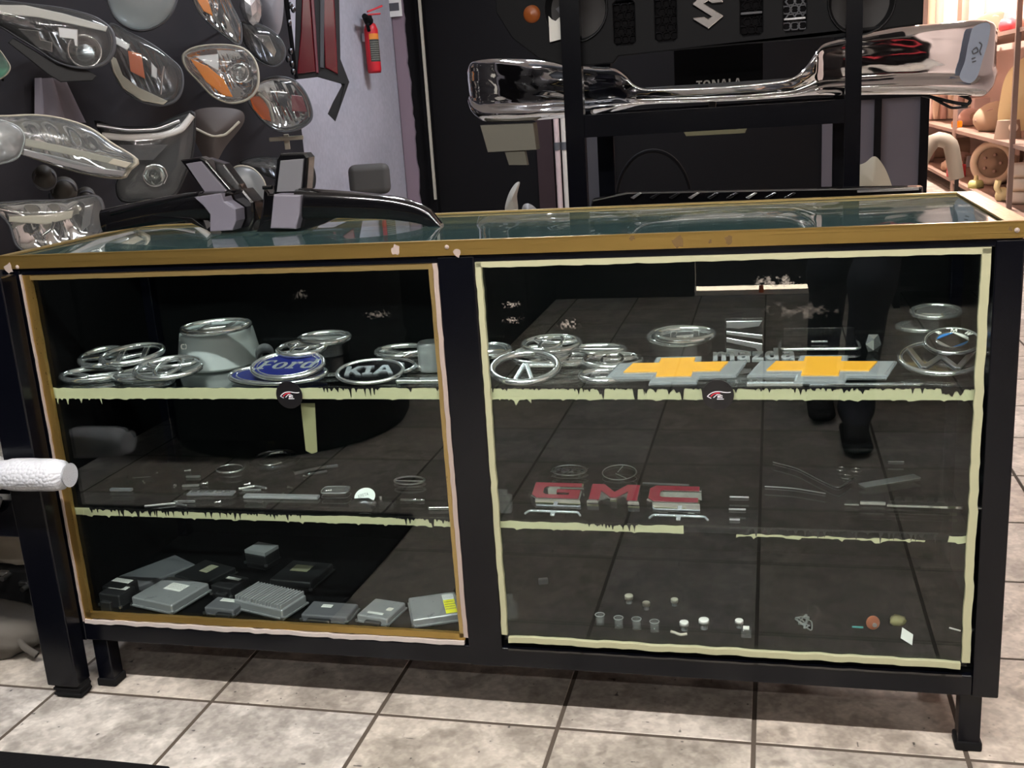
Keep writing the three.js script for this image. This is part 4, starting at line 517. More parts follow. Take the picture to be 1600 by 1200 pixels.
{ // the person who stands beside the camera: one body mesh from tapered capsules
  const J = { pelvis: [1.76, 0.98, 1.92], chest: [1.76, 1.28, 1.93], neck: [1.76, 1.47, 1.92], head: [1.755, 1.62, 1.9], ls: [1.58, 1.41, 1.94], rs: [1.94, 1.41, 1.94], le: [1.53, 1.13, 1.98], re: [1.99, 1.13, 1.98], lw: [1.53, 0.88, 1.95], rw: [1.99, 0.88, 1.95], lh: [1.67, 0.94, 1.93], rh: [1.85, 0.94, 1.9], lk: [1.62, 0.52, 1.94], rk: [1.74, 0.52, 1.75], la: [1.6, 0.1, 2.1], ra: [1.7, 0.1, 1.76], lt: [1.6, 0.035, 1.95], rt: [1.69, 0.035, 1.59] };
  const bones = [['pelvis', 'chest', 0.145, 0.155], ['chest', 'neck', 0.13, 0.06], ['ls', 'rs', 0.065, 0.065], ['neck', 'head', 0.052, 0.05], ['lh', 'rh', 0.12, 0.12], ['ls', 'le', 0.055, 0.045], ['rs', 're', 0.055, 0.045], ['le', 'lw', 0.042, 0.028], ['re', 'rw', 0.042, 0.028], ['lh', 'lk', 0.092, 0.066], ['rh', 'rk', 0.092, 0.066], ['lk', 'la', 0.064, 0.05], ['rk', 'ra', 0.064, 0.05], ['la', 'lt', 0.046, 0.036], ['ra', 'rt', 0.046, 0.036]].map(([a, b, r, s]) => [V(...J[a]), V(...J[b]), r, s]);
  const cap = (p, [a, b, r, s]) => { const d = b.clone().sub(a), h = Math.max(0, Math.min(1, p.clone().sub(a).dot(d) / d.lengthSq())); return p.distanceTo(a.clone().addScaledVector(d, h)) - (r + (s - r) * h); };
  function field(list, c, half, res, k, extra) { const mc = new MarchingCubes(res, M.cloth, false, false, 400000), p = V(0, 0, 0); mc.isolation = 0;
    for (let z = 0; z < res; z++) for (let y = 0; y < res; y++) for (let x = 0; x < res; x++) { p.set(c.x + (x / res * 2 - 1) * half, c.y + (y / res * 2 - 1) * half, c.z + (z / res * 2 - 1) * half); let d = 9; for (const b of list) { const e = cap(p, b); if (e > 0.3) { d = Math.min(d, e); continue; } const h = Math.max(0, k - Math.abs(d - e)) / k; d = Math.min(d, e) - h * h * k / 4; } if (extra) d = extra(p, d); mc.field[x + y * res + z * res * res] = -d; }
    mc.update(); const n = mc.count, g = new THREE.BufferGeometry(); g.setAttribute('position', new THREE.BufferAttribute(mc.positionArray.slice(0, n * 3), 3)); g.setAttribute('normal', new THREE.BufferAttribute(mc.normalArray.slice(0, n * 3), 3)); g.scale(half, half, half); g.translate(c.x, c.y, c.z); return g; }
  const hc = V(1.755, 1.63, 1.895), head = field([[V(1.755, 1.67, 1.905), V(1.755, 1.65, 1.9), 0.088, 0.088], [V(1.755, 1.6, 1.875), V(1.755, 1.555, 1.865), 0.06, 0.045], [V(1.755, 1.635, 1.815), V(1.755, 1.6, 1.795), 0.01, 0.014], [V(1.665, 1.635, 1.905), V(1.668, 1.61, 1.905), 0.014, 0.01], [V(1.845, 1.635, 1.905), V(1.842, 1.61, 1.905), 0.014, 0.01], [V(1.755, 1.56, 1.9), V(1.755, 1.47, 1.92), 0.05, 0.055]], hc, 0.19, 60, 0.03, (p, d) => { for (const x of [1.722, 1.788]) d = Math.max(d, 0.012 - p.distanceTo(V(x, 1.64, 1.808))); return Math.max(d, 0.006 - Math.hypot((p.x - 1.755) / 4, p.y - 1.572, p.z - 1.812)); });
  const hand = (w, s) => { const o = V(...J[w]), palm = o.clone().add(V(0, -0.055, -0.006)), f = [[o, palm, 0.026, 0.024]]; // s: +1 right, -1 left; the palm faces the thigh
    for (let i = 0; i < 4; i++) { const a = palm.clone().add(V(0, -0.02, -0.028 + i * 0.019)), L = [0.036, 0.042, 0.039, 0.03][i], b = a.clone().add(V(-0.006 * s, -L, -0.004)), c = b.clone().add(V(-0.014 * s, -L * 0.7, 0.002)); f.push([palm.clone().add(V(0, 0.01, (i - 1.5) * 0.015)), a, 0.012, 0.0105], [a, b, 0.0098, 0.009], [b, c, 0.009, 0.0075]); }
    const th = palm.clone().add(V(-0.008 * s, 0.02, -0.024)), tb = th.clone().add(V(-0.014 * s, -0.028, -0.018)); f.push([th, tb, 0.0125, 0.0105], [tb, tb.clone().add(V(-0.006 * s, -0.028, -0.002)), 0.0105, 0.0085]); return field(f, palm.clone().add(V(0, -0.03, 0)), 0.13, 60, 0.008); };
  const body = field(bones, V(1.76, 0.82, 1.88), 0.92, 92, 0.05);
  const t = thing('person', 'person in dark trousers and dark shirt standing beside the camera, facing the counter', 'person', [0, 0, 0]);
  const skin = std({ color: 0xa9795c, roughness: 0.6 });
  const all = mergeGeometries([body, head, hand('lw', -1), hand('rw', 1)]), col = new Float32Array(all.attributes.position.count * 3), pp = all.attributes.position;
  for (let i = 0; i < pp.count; i++) { const x = pp.getX(i), y = pp.getY(i), z = pp.getZ(i), near = n => Math.hypot(x - J[n][0], y - J[n][1], z - J[n][2]); const c = y > 1.485 || near('lw') < 0.13 && i >= body.attributes.position.count || near('rw') < 0.13 && i >= body.attributes.position.count ? [0.38, 0.2, 0.12] : y > 0.97 ? [0.02, 0.021, 0.026] : y > 0.085 ? [0.012, 0.014, 0.022] : [0.006, 0.006, 0.007]; col.set(c, i * 3); }
  all.setAttribute('color', new THREE.BufferAttribute(col, 3)); void skin;
  part('body', all, std({ vertexColors: true, roughness: 0.85 }), t);
  part('hair', tr(new THREE.SphereGeometry(0.097, 32, 20, 0, 6.2832, 0, 1.75).scale(0.98, 1, 1.06).rotateX(0.42), 1.755, 1.668, 1.914), std({ color: 0x120d0a, roughness: 0.7 }), t);
  for (const n of ['l', 'r']) { const a = V(...J[n + 'a']), b = V(...J[n + 't']); const g = new THREE.CapsuleGeometry(0.047, 0.2, 6, 18).rotateX(Math.PI / 2).scale(1, 0.45, 1.05); part('shoe_sole', tr(g, (a.x + b.x) / 2, 0.0215, (a.z + b.z) / 2 + 0.012), M.rubber, t); }
}

// ---------- headlamps on the left wall ----------
{ const t = thing('backing_board', 'large black backing board behind the hanging headlamps', 'board', [-1.53, 0, -2.9]); part('panel', span(-0.0195, 0.02, 0.02, 2.6, -1.9, 2.9), std({ color: 0x18151a, roughness: 0.85 }), t); part('foot_rail', span(-0.019, 0.05, 0, 0.05, -1.9, 2.9), M.blackMatt, t); }
// an outline seen at some place of the wall becomes a plate in a plane through that place that faces the aisle
function frameAt(u, v, x) { const o = onX(u, v, x), n = camera.position.clone().sub(o).setY(0).normalize(), ex = V(0, 1, 0).cross(n).normalize(); return { o, n, ex, to(p, lift = 0) { const q = meet(p[0], p[1], n, n.dot(o) + lift).sub(o); return [q.dot(ex), q.y]; } }; }
function lampGroup(name, label, cat, F, group) { const t = thing(name, label, cat, F.o, group); t.rotation.y = Math.atan2(F.n.x, F.n.z); return t; }
const curve = (pts, n = 72) => new THREE.CatmullRomCurve3(pts.map(p => V(p[0], p[1], 0)), true, 'centripetal').getSpacedPoints(n).slice(0, n).map(p => [p.x, p.y]);
const centre = q => { let x = 0, y = 0; for (const p of q) { x += p[0]; y += p[1]; } return [x / q.length, y / q.length]; };
function shellGeo(q, f, rings = 10, flute) { const c = centre(q), n = q.length; return grid(n, rings, (a, s) => { const p = q[Math.round(a * n) % n], r = f(s), x = c[0] + (p[0] - c[0]) * r[0], y = c[1] + (p[1] - c[1]) * r[0]; return V(x, y, r[1] + (flute ? flute(x, y, s) : 0)); }, true); }
const GL = 'used headlamps hung on the left wall';
function headlamp(name, label, cat, u, v, x, pts, o = {}) {
  const F = frameAt(u, v, x), t = lampGroup(name, label, cat, F, GL), q = curve(pts.map(p => F.to(p))), d = o.depth || 0.16, h = o.bulge || 0.035;
  part('housing', shellGeo(q, s => s < 0.3 ? [1.03 - 0.0 * s, 0.004 - s * 0.12] : [1.03 - (s - 0.3) * 0.75, -0.03 - (s - 0.3) / 0.7 * d], 12), o.housing || M.plastic, t);
  part('back_cover', shellGeo(q, s => [0.52 * (1 - s) + 0.001, -0.03 - d], 4), M.plastic, t);
  part('rim', shellGeo(q, s => [1.035 - 0.075 * s, 0.004 + 0.010 * Math.sin(s * Math.PI)], 4), o.rim || M.plasticGrey, t);
  part('reflector', shellGeo(q, s => [0.97 * (1 - s) + 0.002, -0.01 - (o.bowl || 0.05) * Math.sqrt(s)], 12, o.flute === 0 ? null : (X, Y, s) => 0.006 * Math.sin((X + Y * 0.3) * (o.flute || 160)) * s), o.inner || M.chrome, t);
  for (const e of o.extras || []) { const [n, kind, data, m, z = 0.004] = e;
    if (kind === 'plate') { const c = data.map(p => F.to(p)); part(n, tr(ext(poly(c), 0.012, 0.003), 0, 0, z - 0.012), m, t); }
    if (kind === 'tube') part(n, tube(data[0].map(p => [...F.to(p), z]), data[1], 60, 8), m, t);
    if (kind === 'bowl') { const c = F.to(data), R = data[2]; const b = part(n, tr(lathe([[R, 0], [R * 0.96, 0.008], [R * 0.85, 0.004], [R * 0.75, -0.02], [R * 0.4, -0.045], [0.001, -0.055]], 36).rotateX(Math.PI / 2), c[0], c[1], z), M.chrome, t); part('projector_lens', tr(new THREE.SphereGeometry(R * 0.6, 24, 14).scale(1, 1, 0.6), c[0], c[1], z - 0.03), M.glass, b); }
  }
  part('lens', shellGeo(q, s => [0.985 * Math.cos(s * Math.PI / 2) + 0.001, 0.008 + h * Math.sin(s * Math.PI / 2)], 12), o.lens || M.lens, t);
  if (o.wire) part('hanging_wire', tr(cyl(0.0015, 0.0015, 3.0 - F.o.y, 6), o.wire, (3.0 - F.o.y) / 2, -0.02), M.blackMatt, t); else { const b = V(-1.512, F.o.y, 0), k = (F.o.x + 1.51 - 0.009) / Math.max(0.3, F.n.x); part('hanging_rod', tube([[0, 0, -0.03 - d * 0.6], [0, 0.012, -k * 0.6], [0, 0.01, -k + 0.002]], 0.006, 10, 6), M.blackMatt, t); void b; }
  return t;
}
const X0 = -1.05;
headlamp('headlamp', 'large dark headlamp with white upper band, top left', 'headlamp', 85, 60, X0, [[-40, 4], [60, 8], [112, 16], [150, 28], [172, 45], [178, 62], [176, 82], [165, 98], [140, 106], [110, 104], [85, 95], [60, 78], [30, 60], [8, 46], [-40, 20]], { inner: M.darkChrome, bulge: 0.05, extras: [
  ['upper_band', 'plate', [[-20, 8], [40, 9], [100, 22], [168, 42], [165, 50], [110, 38], [60, 28], [0, 22]], M.white, 0.02], ['chrome_box', 'plate', [[28, 45], [60, 48], [64, 62], [82, 66], [82, 82], [60, 76]], M.chrome, 0.012], ['chrome_step', 'plate', [[90, 42], [122, 46], [122, 74], [116, 72], [114, 62], [92, 60]], M.satin, 0.014], ['projector', 'bowl', [132, 80, 0.06], null, 0.0], ['lower_case', 'plate', [[20, 58], [60, 82], [90, 100], [140, 110], [152, 118], [145, 126], [95, 128], [75, 116], [45, 92], [12, 66]], M.plastic, -0.02]] });
headlamp('headlamp', 'narrow headlamp with square amber indicator, second from top left', 'headlamp', 230, 105, X0, [[174, 38], [200, 50], [235, 68], [262, 88], [282, 108], [285, 135], [276, 155], [256, 164], [225, 160], [195, 142], [178, 115], [171, 88], [171, 58]], { inner: M.darkChrome, extras: [
  ['amber_block', 'plate', [[200, 80], [221, 85], [227, 124], [204, 112]], M.amberDeep, 0.03], ['silver_strip', 'plate', [[178, 56], [204, 70], [199, 80], [178, 68]], M.satin, 0.028], ['pale_band', 'plate', [[172, 86], [182, 92], [192, 118], [215, 136], [262, 158], [255, 164], [222, 158], [192, 138], [177, 112]], M.plasticPale, 0.02], ['silver_fin', 'plate', [[236, 97], [246, 108], [245, 124], [236, 120]], M.satin, 0.024], ['chrome_divider', 'tube', [[[256, 104], [253, 125], [251, 148]], 0.004], M.chrome, 0.024]] });
headlamp('headlamp', 'clear rounded headlamp with slanting amber wedge', 'headlamp', 345, 115, X0, [[286, 88], [300, 76], [340, 70], [380, 76], [398, 95], [404, 120], [400, 142], [385, 156], [360, 161], [335, 152], [310, 127], [291, 106]], { housing: M.plasticPale, rim: M.plasticPale, flute: 300, extras: [
  ['amber_wedge', 'plate', [[297, 92], [325, 104], [350, 125], [364, 152], [350, 150], [322, 128]], M.amber, 0.026], ['silver_wing', 'plate', [[304, 88], [342, 84], [342, 112], [325, 102]], M.satin, 0.016], ['bulb', 'bowl', [374, 114, 0.045], null, 0.004]] });
headlamp('headlamp', 'tilted headlamp with amber corner at the top edge', 'headlamp', 345, 25, X0, [[298, -22], [345, -22], [364, 12], [377, 42], [374, 70], [352, 57], [326, 36], [310, 18]], { extras: [['amber_corner', 'plate', [[302, -10], [322, -10], [333, 26], [318, 18]], M.amber, 0.026], ['dark_fin', 'plate', [[342, 0], [350, 20], [346, 40], [340, 30]], M.plastic, 0.02]] });
headlamp('headlamp', 'smoked dark headlamp behind the clear rounded one', 'headlamp', 412, 72, X0 - 0.05, [[376, 34], [410, 40], [436, 58], [446, 80], [440, 98], [424, 104], [400, 92], [380, 68]], { inner: M.darkChrome, rim: M.plasticGrey, extras: [['chrome_wedge', 'plate', [[398, 54], [420, 56], [432, 80], [428, 90]], M.chrome, 0.02]] });
headlamp('fog_lamp', 'round frosted grey fog lamp at the top edge', 'fog lamp', 220, 0, X0, [[164, -40], [275, -40], [274, 8], [256, 34], [230, 47], [204, 45], [180, 28], [168, 0]], { lens: M.hazyLens, inner: M.frosted, flute: 0, bulge: 0.07 });
headlamp('corner_lamp', 'corner lamp with amber and red segments below the smoked headlamp', 'headlamp', 440, 165, X0 - 0.05, [[387, 152], [402, 130], [430, 120], [460, 126], [480, 150], [487, 184], [470, 200], [440, 206], [414, 192], [396, 172]], { extras: [['amber_segment', 'plate', [[390, 152], [408, 150], [420, 170], [424, 190], [410, 186], [396, 170]], M.amberDeep, 0.024], ['pale_divider', 'tube', [[[404, 146], [420, 162], [428, 190]], 0.008], M.plasticPale, 0.026], ['red_segment', 'plate', [[455, 148], [472, 150], [480, 175], [456, 174]], M.redLens, 0.026], ['dark_segment', 'plate', [[432, 142], [450, 146], [448, 168], [436, 164]], M.plastic, 0.024]] });
headlamp('headlamp', 'headlamp with white curved light strip and round projector', 'headlamp', 240, 240, X0 - 0.1, [[150, 190], [185, 198], [240, 196], [275, 182], [301, 176], [304, 200], [299, 245], [286, 280], [270, 306], [230, 312], [190, 312], [182, 290], [190, 262], [168, 222]], { depth: 0.1, inner: M.plastic, flute: 0, rim: M.plastic, extras: [['light_strip', 'tube', [[[160, 212], [200, 215], [250, 212], [282, 202], [300, 180]], 0.014], M.white, 0.03], ['upper_ribs', 'tube', [[[152, 196], [200, 203], [245, 201], [280, 188]], 0.009], M.satin, 0.03], ['projector', 'bowl', [241, 274, 0.05], null, 0.01], ['silver_ring', 'tube', [[[222, 274], [228, 262], [241, 257], [255, 262], [260, 274], [255, 286]], 0.006], M.chrome, 0.03], ['dark_bar', 'plate', [[185, 226], [262, 226], [240, 250], [205, 250]], M.plasticGrey, 0.012]] });
headlamp('headlamp', 'big pointed headlamp with yellowed hazy lens', 'headlamp', 110, 228, X0 + 0.4, [[-40, 188], [20, 181], [60, 180], [100, 186], [140, 200], [172, 222], [214, 252], [200, 266], [194, 276], [165, 277], [110, 266], [60, 250], [20, 236], [-40, 222]], { lens: phy({ color: 0xe6eaea, roughness: 0.16, transmission: 0.9, thickness: 0, ior: 1.5 }), housing: M.plasticPale, rim: M.plasticPale, flute: 120, bulge: 0.06, extras: [['pale_band', 'plate', [[40, 216], [90, 226], [150, 240], [205, 254], [196, 262], [140, 248], [80, 236], [40, 228]], M.plasticPale, 0.05], ['lower_flutes', 'plate', [[38, 232], [100, 246], [160, 262], [196, 266], [190, 275], [140, 270], [80, 254], [36, 242]], M.satin, 0.052]] });
headlamp('headlamp', 'cut-off clear headlamp in front of the big pointed one', 'headlamp', 10, 222, X0 + 0.75, [[-40, 186], [10, 190], [30, 200], [38, 212], [36, 228], [28, 246], [0, 256], [-40, 258]], { wire: -0.06, lens: M.hazyLens, rim: M.frosted });
headlamp('headlamp', 'fluted clear headlamp lowest in the pile beside the counter', 'headlamp', 85, 345, X0 + 0.36, [[-20, 322], [40, 314], [100, 312], [150, 306], [160, 320], [157, 362], [120, 384], [60, 398], [28, 385], [14, 350], [-4, 332]], { lens: M.lens, flute: 90, bowl: 0.03, rim: M.plasticGrey, extras: [['fluted_strip', 'plate', [[14, 338], [70, 335], [115, 328], [112, 340], [72, 350], [14, 346]], M.plasticPale, 0.02], ['silver_arc', 'tube', [[[84, 346], [80, 356], [68, 366]], 0.006], M.chrome, 0.03], ['chrome_band', 'plate', [[132, 322], [146, 318], [140, 350], [126, 362]], M.satin, 0.02]] });
headlamp('headlamp', 'small greenish lamp cut by the left edge', 'headlamp', 0, 100, X0 + 0.3, [[-30, 66], [-6, 74], [8, 90], [16, 106], [6, 120], [-30, 130]], { inner: std({ color: 0x5f9a86, roughness: 0.3, metalness: 0.6 }), rim: M.plasticPale });
headlamp('headlamp', 'small round grey lamp behind the left wing trim', 'headlamp', 392, 300, X0 - 0.05, [[366, 262], [392, 262], [412, 282], [416, 310], [404, 336], [372, 340], [360, 300]], { lens: M.hazyLens, inner: M.satin, rim: M.plasticPale });
headlamp('headlamp', 'low dark headlamp behind the right wing trim', 'headlamp', 445, 262, X0 - 0.06, [[376, 254], [400, 246], [450, 248], [482, 252], [492, 275], [486, 298], [440, 285], [400, 268]], { inner: M.darkChrome, rim: M.plastic });
{ // brown curved trim below the amber-wedge lamp
  const F = frameAt(340, 205, X0 + 0.02), t = lampGroup('bumper_trim', 'grey brown curved trim piece below the amber-wedge headlamp', 'car trim', F), q = curve([[304, 174], [378, 174], [382, 188], [352, 230], [330, 262], [312, 235], [300, 205]].map(p => F.to(p)));
  part('shell', shellGeo(q, s => [1 - s + 0.001, 0.04 * Math.sin(s * 1.5)], 10), std({ color: 0x4d4542, roughness: 0.5 }), t); part('bead', tube([[304, 200], [330, 212], [352, 210], [374, 190]].map(p => [...F.to(p), 0.035]), 0.006, 30, 8), M.plasticPale, t); part('back_shell', shellGeo(q, s => [1 - 0.5 * s, -0.08 * s], 6), M.plastic, t); }
{ // hanging tail lamp with dark frame
  const F = frameAt(495, 60, X0 - 0.05), t = lampGroup('tail_lamp', 'tall dark red tail lamp hanging beside the grey wall', 'tail lamp', F, GL), P2 = a => a.map(p => F.to(p));
  part('frame', tr(ext(poly(P2([[462, -12], [530, -12], [532, 92], [546, 128], [524, 190], [500, 160], [524, 134], [496, 118], [462, 122]].slice(0, 5).concat([[538, 132], [496, 120], [460, 124]]))), 0.05, 0.004), 0, 0, -0.06), M.plastic, t);
  part('red_face', tr(ext(poly(P2([[472, -10], [484, -10], [494, 112], [464, 116], [470, 50]])), 0.03, 0.006), 0, 0, -0.02), M.redLens, t);
  part('red_face', tr(ext(poly(P2([[503, -10], [522, -10], [528, 116], [508, 106]])), 0.03, 0.006), 0, 0, -0.02), M.redLens, t);
  part('clear_strip', tr(ext(poly(P2([[485, -10], [490, -10], [498, 114], [494, 114]])), 0.03, 0.003), 0, 0, -0.01), std({ color: 0x7a3a46, roughness: 0.3 }), t); part('clear_strip', tr(ext(poly(P2([[500, -10], [507, -10], [506, 106], [500, 106]])), 0.03, 0.003), 0, 0, -0.012), M.plasticGrey, t);
  part('bracket', tr(ext(poly(P2([[530, 120], [546, 128], [524, 190], [512, 178], [520, 160], [534, 134]])), 0.012), 0, 0, -0.05), M.plastic, t); }
{ const F = frameAt(455, 60, X0 - 0.03), t = lampGroup('lamp_bracket', 'black bracket column with shiny clips beside the red tail lamp', 'bracket', F); const a = F.to([442, -10]), b = F.to([466, 122]);
  part('column', tr(ext(poly([[a[0], a[1]], [b[0] - 0.005, a[1]], [b[0], b[1]], [a[0] + 0.012, b[1]]]), 0.06, 0.006), 0, 0, -0.08), M.blackMatt, t); for (const [u, v] of [[454, 8], [458, 14], [452, 35], [454, 80], [450, 92], [456, 100], [458, 112]]) { const p = F.to([u, v]); part('clip', tr(new THREE.SphereGeometry(0.013, 12, 8).scale(1, 1.5, 0.8), p[0], p[1], -0.018), M.darkChrome, t); } }
{ const F = frameAt(398, 12, X0 - 0.02), t = lampGroup('chrome_bracket', 'crumpled chrome reflector piece at the top edge', 'reflector', F); const p = F.to([392, 10]); part('reflector', tr(new THREE.IcosahedronGeometry(0.07, 1).scale(0.8, 1.3, 0.5), p[0], p[1], 0), std({ color: 0xd5d5d8, metalness: 0.9, roughness: 0.25, flatShading: true }), t);
  const F2 = frameAt(424, 20, X0 - 0.1), t2 = lampGroup('grey_cover', 'plain grey lamp cover hanging at the top edge', 'cover', F2), q = curve([[404, -20], [438, -20], [440, 40], [432, 56], [412, 40]].map(c => F2.to(c))); part('shell', shellGeo(q, s => [1 - s + 0.001, 0.05 * Math.sin(s * 1.5)], 8), std({ color: 0x8a888d, roughness: 0.5 }), t2); part('back_shell', shellGeo(q, s => [1 - 0.4 * s, -0.06 * s], 4), M.plasticGrey, t2); }
{ const F = frameAt(446, 216, X0 - 0.1), t = lampGroup('shelf_bracket', 'thin pale shelf bracket under the corner lamp', 'bracket', F); const a = F.to([420, 214]), b = F.to([475, 219]); part('bar', box(b[0] - a[0], 0.022, 0.06, (a[0] + b[0]) / 2, (a[1] + b[1]) / 2, -0.03, 0.004), M.plasticPale, t); part('wall_plate', box(0.03, 0.08, 0.2, (a[0] + b[0]) / 2, (a[1] + b[1]) / 2 - 0.02, -0.15, 0.004), M.plasticPale, t); }
{ const t = thing('pale_banner', 'pale grey folded sheet hanging between the headlamps', 'sheet', onX(90, 152, -1.5)); const o = t.position; const g = grid(24, 8, (a, b) => { const p = onX(54 + a * (46 + 36 * b) + 0, 122 + b * 70, -1.49); return V(p.x - o.x + 0.018 * Math.sin(a * 16), p.y - o.y, p.z - o.z); }); part('sheet', g, std({ color: 0x8c8790, roughness: 0.8 }), t); }
// jumble under the big pointed lamp
[['pale bulb holder lump, left one under the pointed headlamp', 70, 280, 0.035], ['pale bulb holder lump, middle one under the pointed headlamp', 100, 296, 0.04], ['pale bulb holder lump, right one under the pointed headlamp', 134, 304, 0.03]].forEach(([l, u, v, r], i) => { const F = frameAt(u, v, X0 + 0.12), t = lampGroup('bulb_holder', l, 'bulb holder', F, 'bulb holders in the pile'); part('socket', lathe([[0, 0], [r, 0], [r * 1.1, 0.02], [r * 0.7, 0.03], [r * 0.7, 0.06], [0, 0.06]], 20).rotateX(1.1 + 0.4 * i), std({ color: 0x45413a, roughness: 0.6 }), t); part('collar', tr(new THREE.TorusGeometry(r * 0.9, 0.006, 8, 24), 0, 0, 0.02).rotateX(0.3 * i), M.plasticGrey, t); });
// a steel rack with shelves carries the pile
{ const t = thing('lamp_rack', 'dark steel rack carrying the pile of headlamps on the left', 'rack', [-1.3, 0, -2.9]); for (const z of [-0.9, 0.2, 1.3]) { part('upright', box(0.04, 0.74, 0.04, 0.1, 0.37, z), M.blackMatt, t); } for (const y of [0.3, 0.6]) part('shelf', box(0.34, 0.02, 2.3, -0.03, y, 0.2), M.blackMatt, t); }

// ---------- extinguisher, notice, headrest ----------
{ const p = onX(582, 75, -1.47), t = thing('fire_extinguisher', 'red fire extinguisher hanging on the grey wall', 'extinguisher', p); const k = 0.052, h = 0.36;
  part('cylinder', lathe([[0, -h / 2], [k * 0.9, -h / 2], [k, -h / 2 + 0.02], [k, h / 2 - 0.05], [k * 0.7, h / 2 - 0.01], [k * 0.35, h / 2], [0, h / 2]], 32), M.red, t);
  const tx = canvasTex(128, 128, (c, w) => { c.fillStyle = '#d7842e'; c.fillRect(0, 0, w, 26); c.fillStyle = '#3a3a34'; c.fillRect(0, 26, w, w); c.fillStyle = '#8f9488'; for (let j = 0; j < 9; j++) for (let x = 6; x < 116;) { const l = 4 + 10 * rnd(); c.fillRect(x, 36 + j * 10, l, 3); x += l + 3; } });
  part('paper_label', new THREE.CylinderGeometry(k * 1.01, k * 1.01, 0.2, 24, 1, true, 0.0, 1.7), std({ map: tx, roughness: 0.7 }), t);
  const v = part('valve', tr(cyl(0.018, 0.022, 0.06, 16), 0, h / 2 + 0.03, 0), M.satin, t); part('lever', [bar(-0.02, h / 2 + 0.075, 0.1, h / 2 + 0.115, 0.014, 0.03).rotateY(0.7), bar(-0.02, h / 2 + 0.055, 0.08, h / 2 + 0.06, 0.012, 0.03).rotateY(0.7)], M.red, v);
  part('hose', tube([[0, h / 2 + 0.04, 0], [0.03, h / 2 + 0.03, 0.07], [0.02, h / 2 - 0.02, 0.11], [0.01, h / 2 - 0.06, 0.07]], 0.014, 24, 10), M.rubber, t); part('horn', tr(cyl(0.02, 0.035, 0.09, 16).rotateX(1.2), 0.02, h / 2 + 0.02, 0.12), M.rubber, t); part('wall_hook', box(0.04, 0.06, 0.03, -0.05, 0.08, 0), M.satin, t); }
{ const p = onX(611, 4, -1.5), t = thing('wall_notice', 'white framed notice at the top of the pinkish wall strip', 'notice', onZ(612, 4, -6.84)); part('board', box(0.16, 0.22, 0.01, 0, 0, 0, 0.003), M.white, t); part('dark_print', box(0.1, 0.06, 0.004, 0.01, -0.035, 0.006), M.plasticGrey, t); void p; }
{ const p = onX(578, 285, -1.15), t = thing('car_chair', 'grey car seat with headrest standing far back by the wall', 'car seat', [p.x, 0, p.z]); const m = std({ color: 0x4c4a47, roughness: 0.7 }); t.rotation.y = 0.3;
  part('headrest', box(0.27, 0.2, 0.12, 0, p.y + 0.02, 0, 0.045), m, t); part('backrest', box(0.42, 0.62, 0.16, 0, p.y - 0.41, 0, 0.06), m, t); part('seat', box(0.46, 0.18, 0.5, 0, p.y - 0.74, 0.2, 0.06), m, t); part('seat_base', box(0.4, p.y - 0.8, 0.4, 0, (p.y - 0.8) / 2, 0.2), M.plastic, t); }

// ---------- steel rack with bumper and grille behind the counter ----------
const RZ = -2.0;
{ const t = thing('steel_rack', 'tall black steel rack behind the counter holding the chrome bumper', 'rack', [0, 0, 0]); const a = onZ(896, 160, RZ), b = onZ(1333, 160, RZ);
  for (const [p, w] of [[a, 0.066], [b, 0.05]]) { part('upright', span(p.x - w / 2, p.x + w / 2, 0, 2.4, RZ - 0.04, RZ), M.blackPaint, t); part('upright', span(p.x - w / 2, p.x + w / 2, 0, 2.4, RZ - 0.74, RZ - 0.7), M.blackPaint, t); part('side_beam', span(p.x - 0.02, p.x + 0.02, 1.02, 1.06, RZ - 0.7, RZ - 0.04), M.blackPaint, t); }
  const c = onZ(1100, 183, RZ - 0.02); part('cross_beam', span(a.x + 0.03, b.x - 0.02, c.y - 0.045, c.y + 0.03, RZ - 0.04, RZ - 0.005), M.blackPaint, t); part('cross_beam', span(a.x + 0.03, b.x - 0.02, 2.3, 2.36, RZ - 0.04, RZ), M.blackPaint, t); part('cross_beam', span(a.x + 0.03, b.x - 0.02, c.y - 0.045, c.y + 0.03, RZ - 0.74, RZ - 0.7), M.blackPaint, t); }
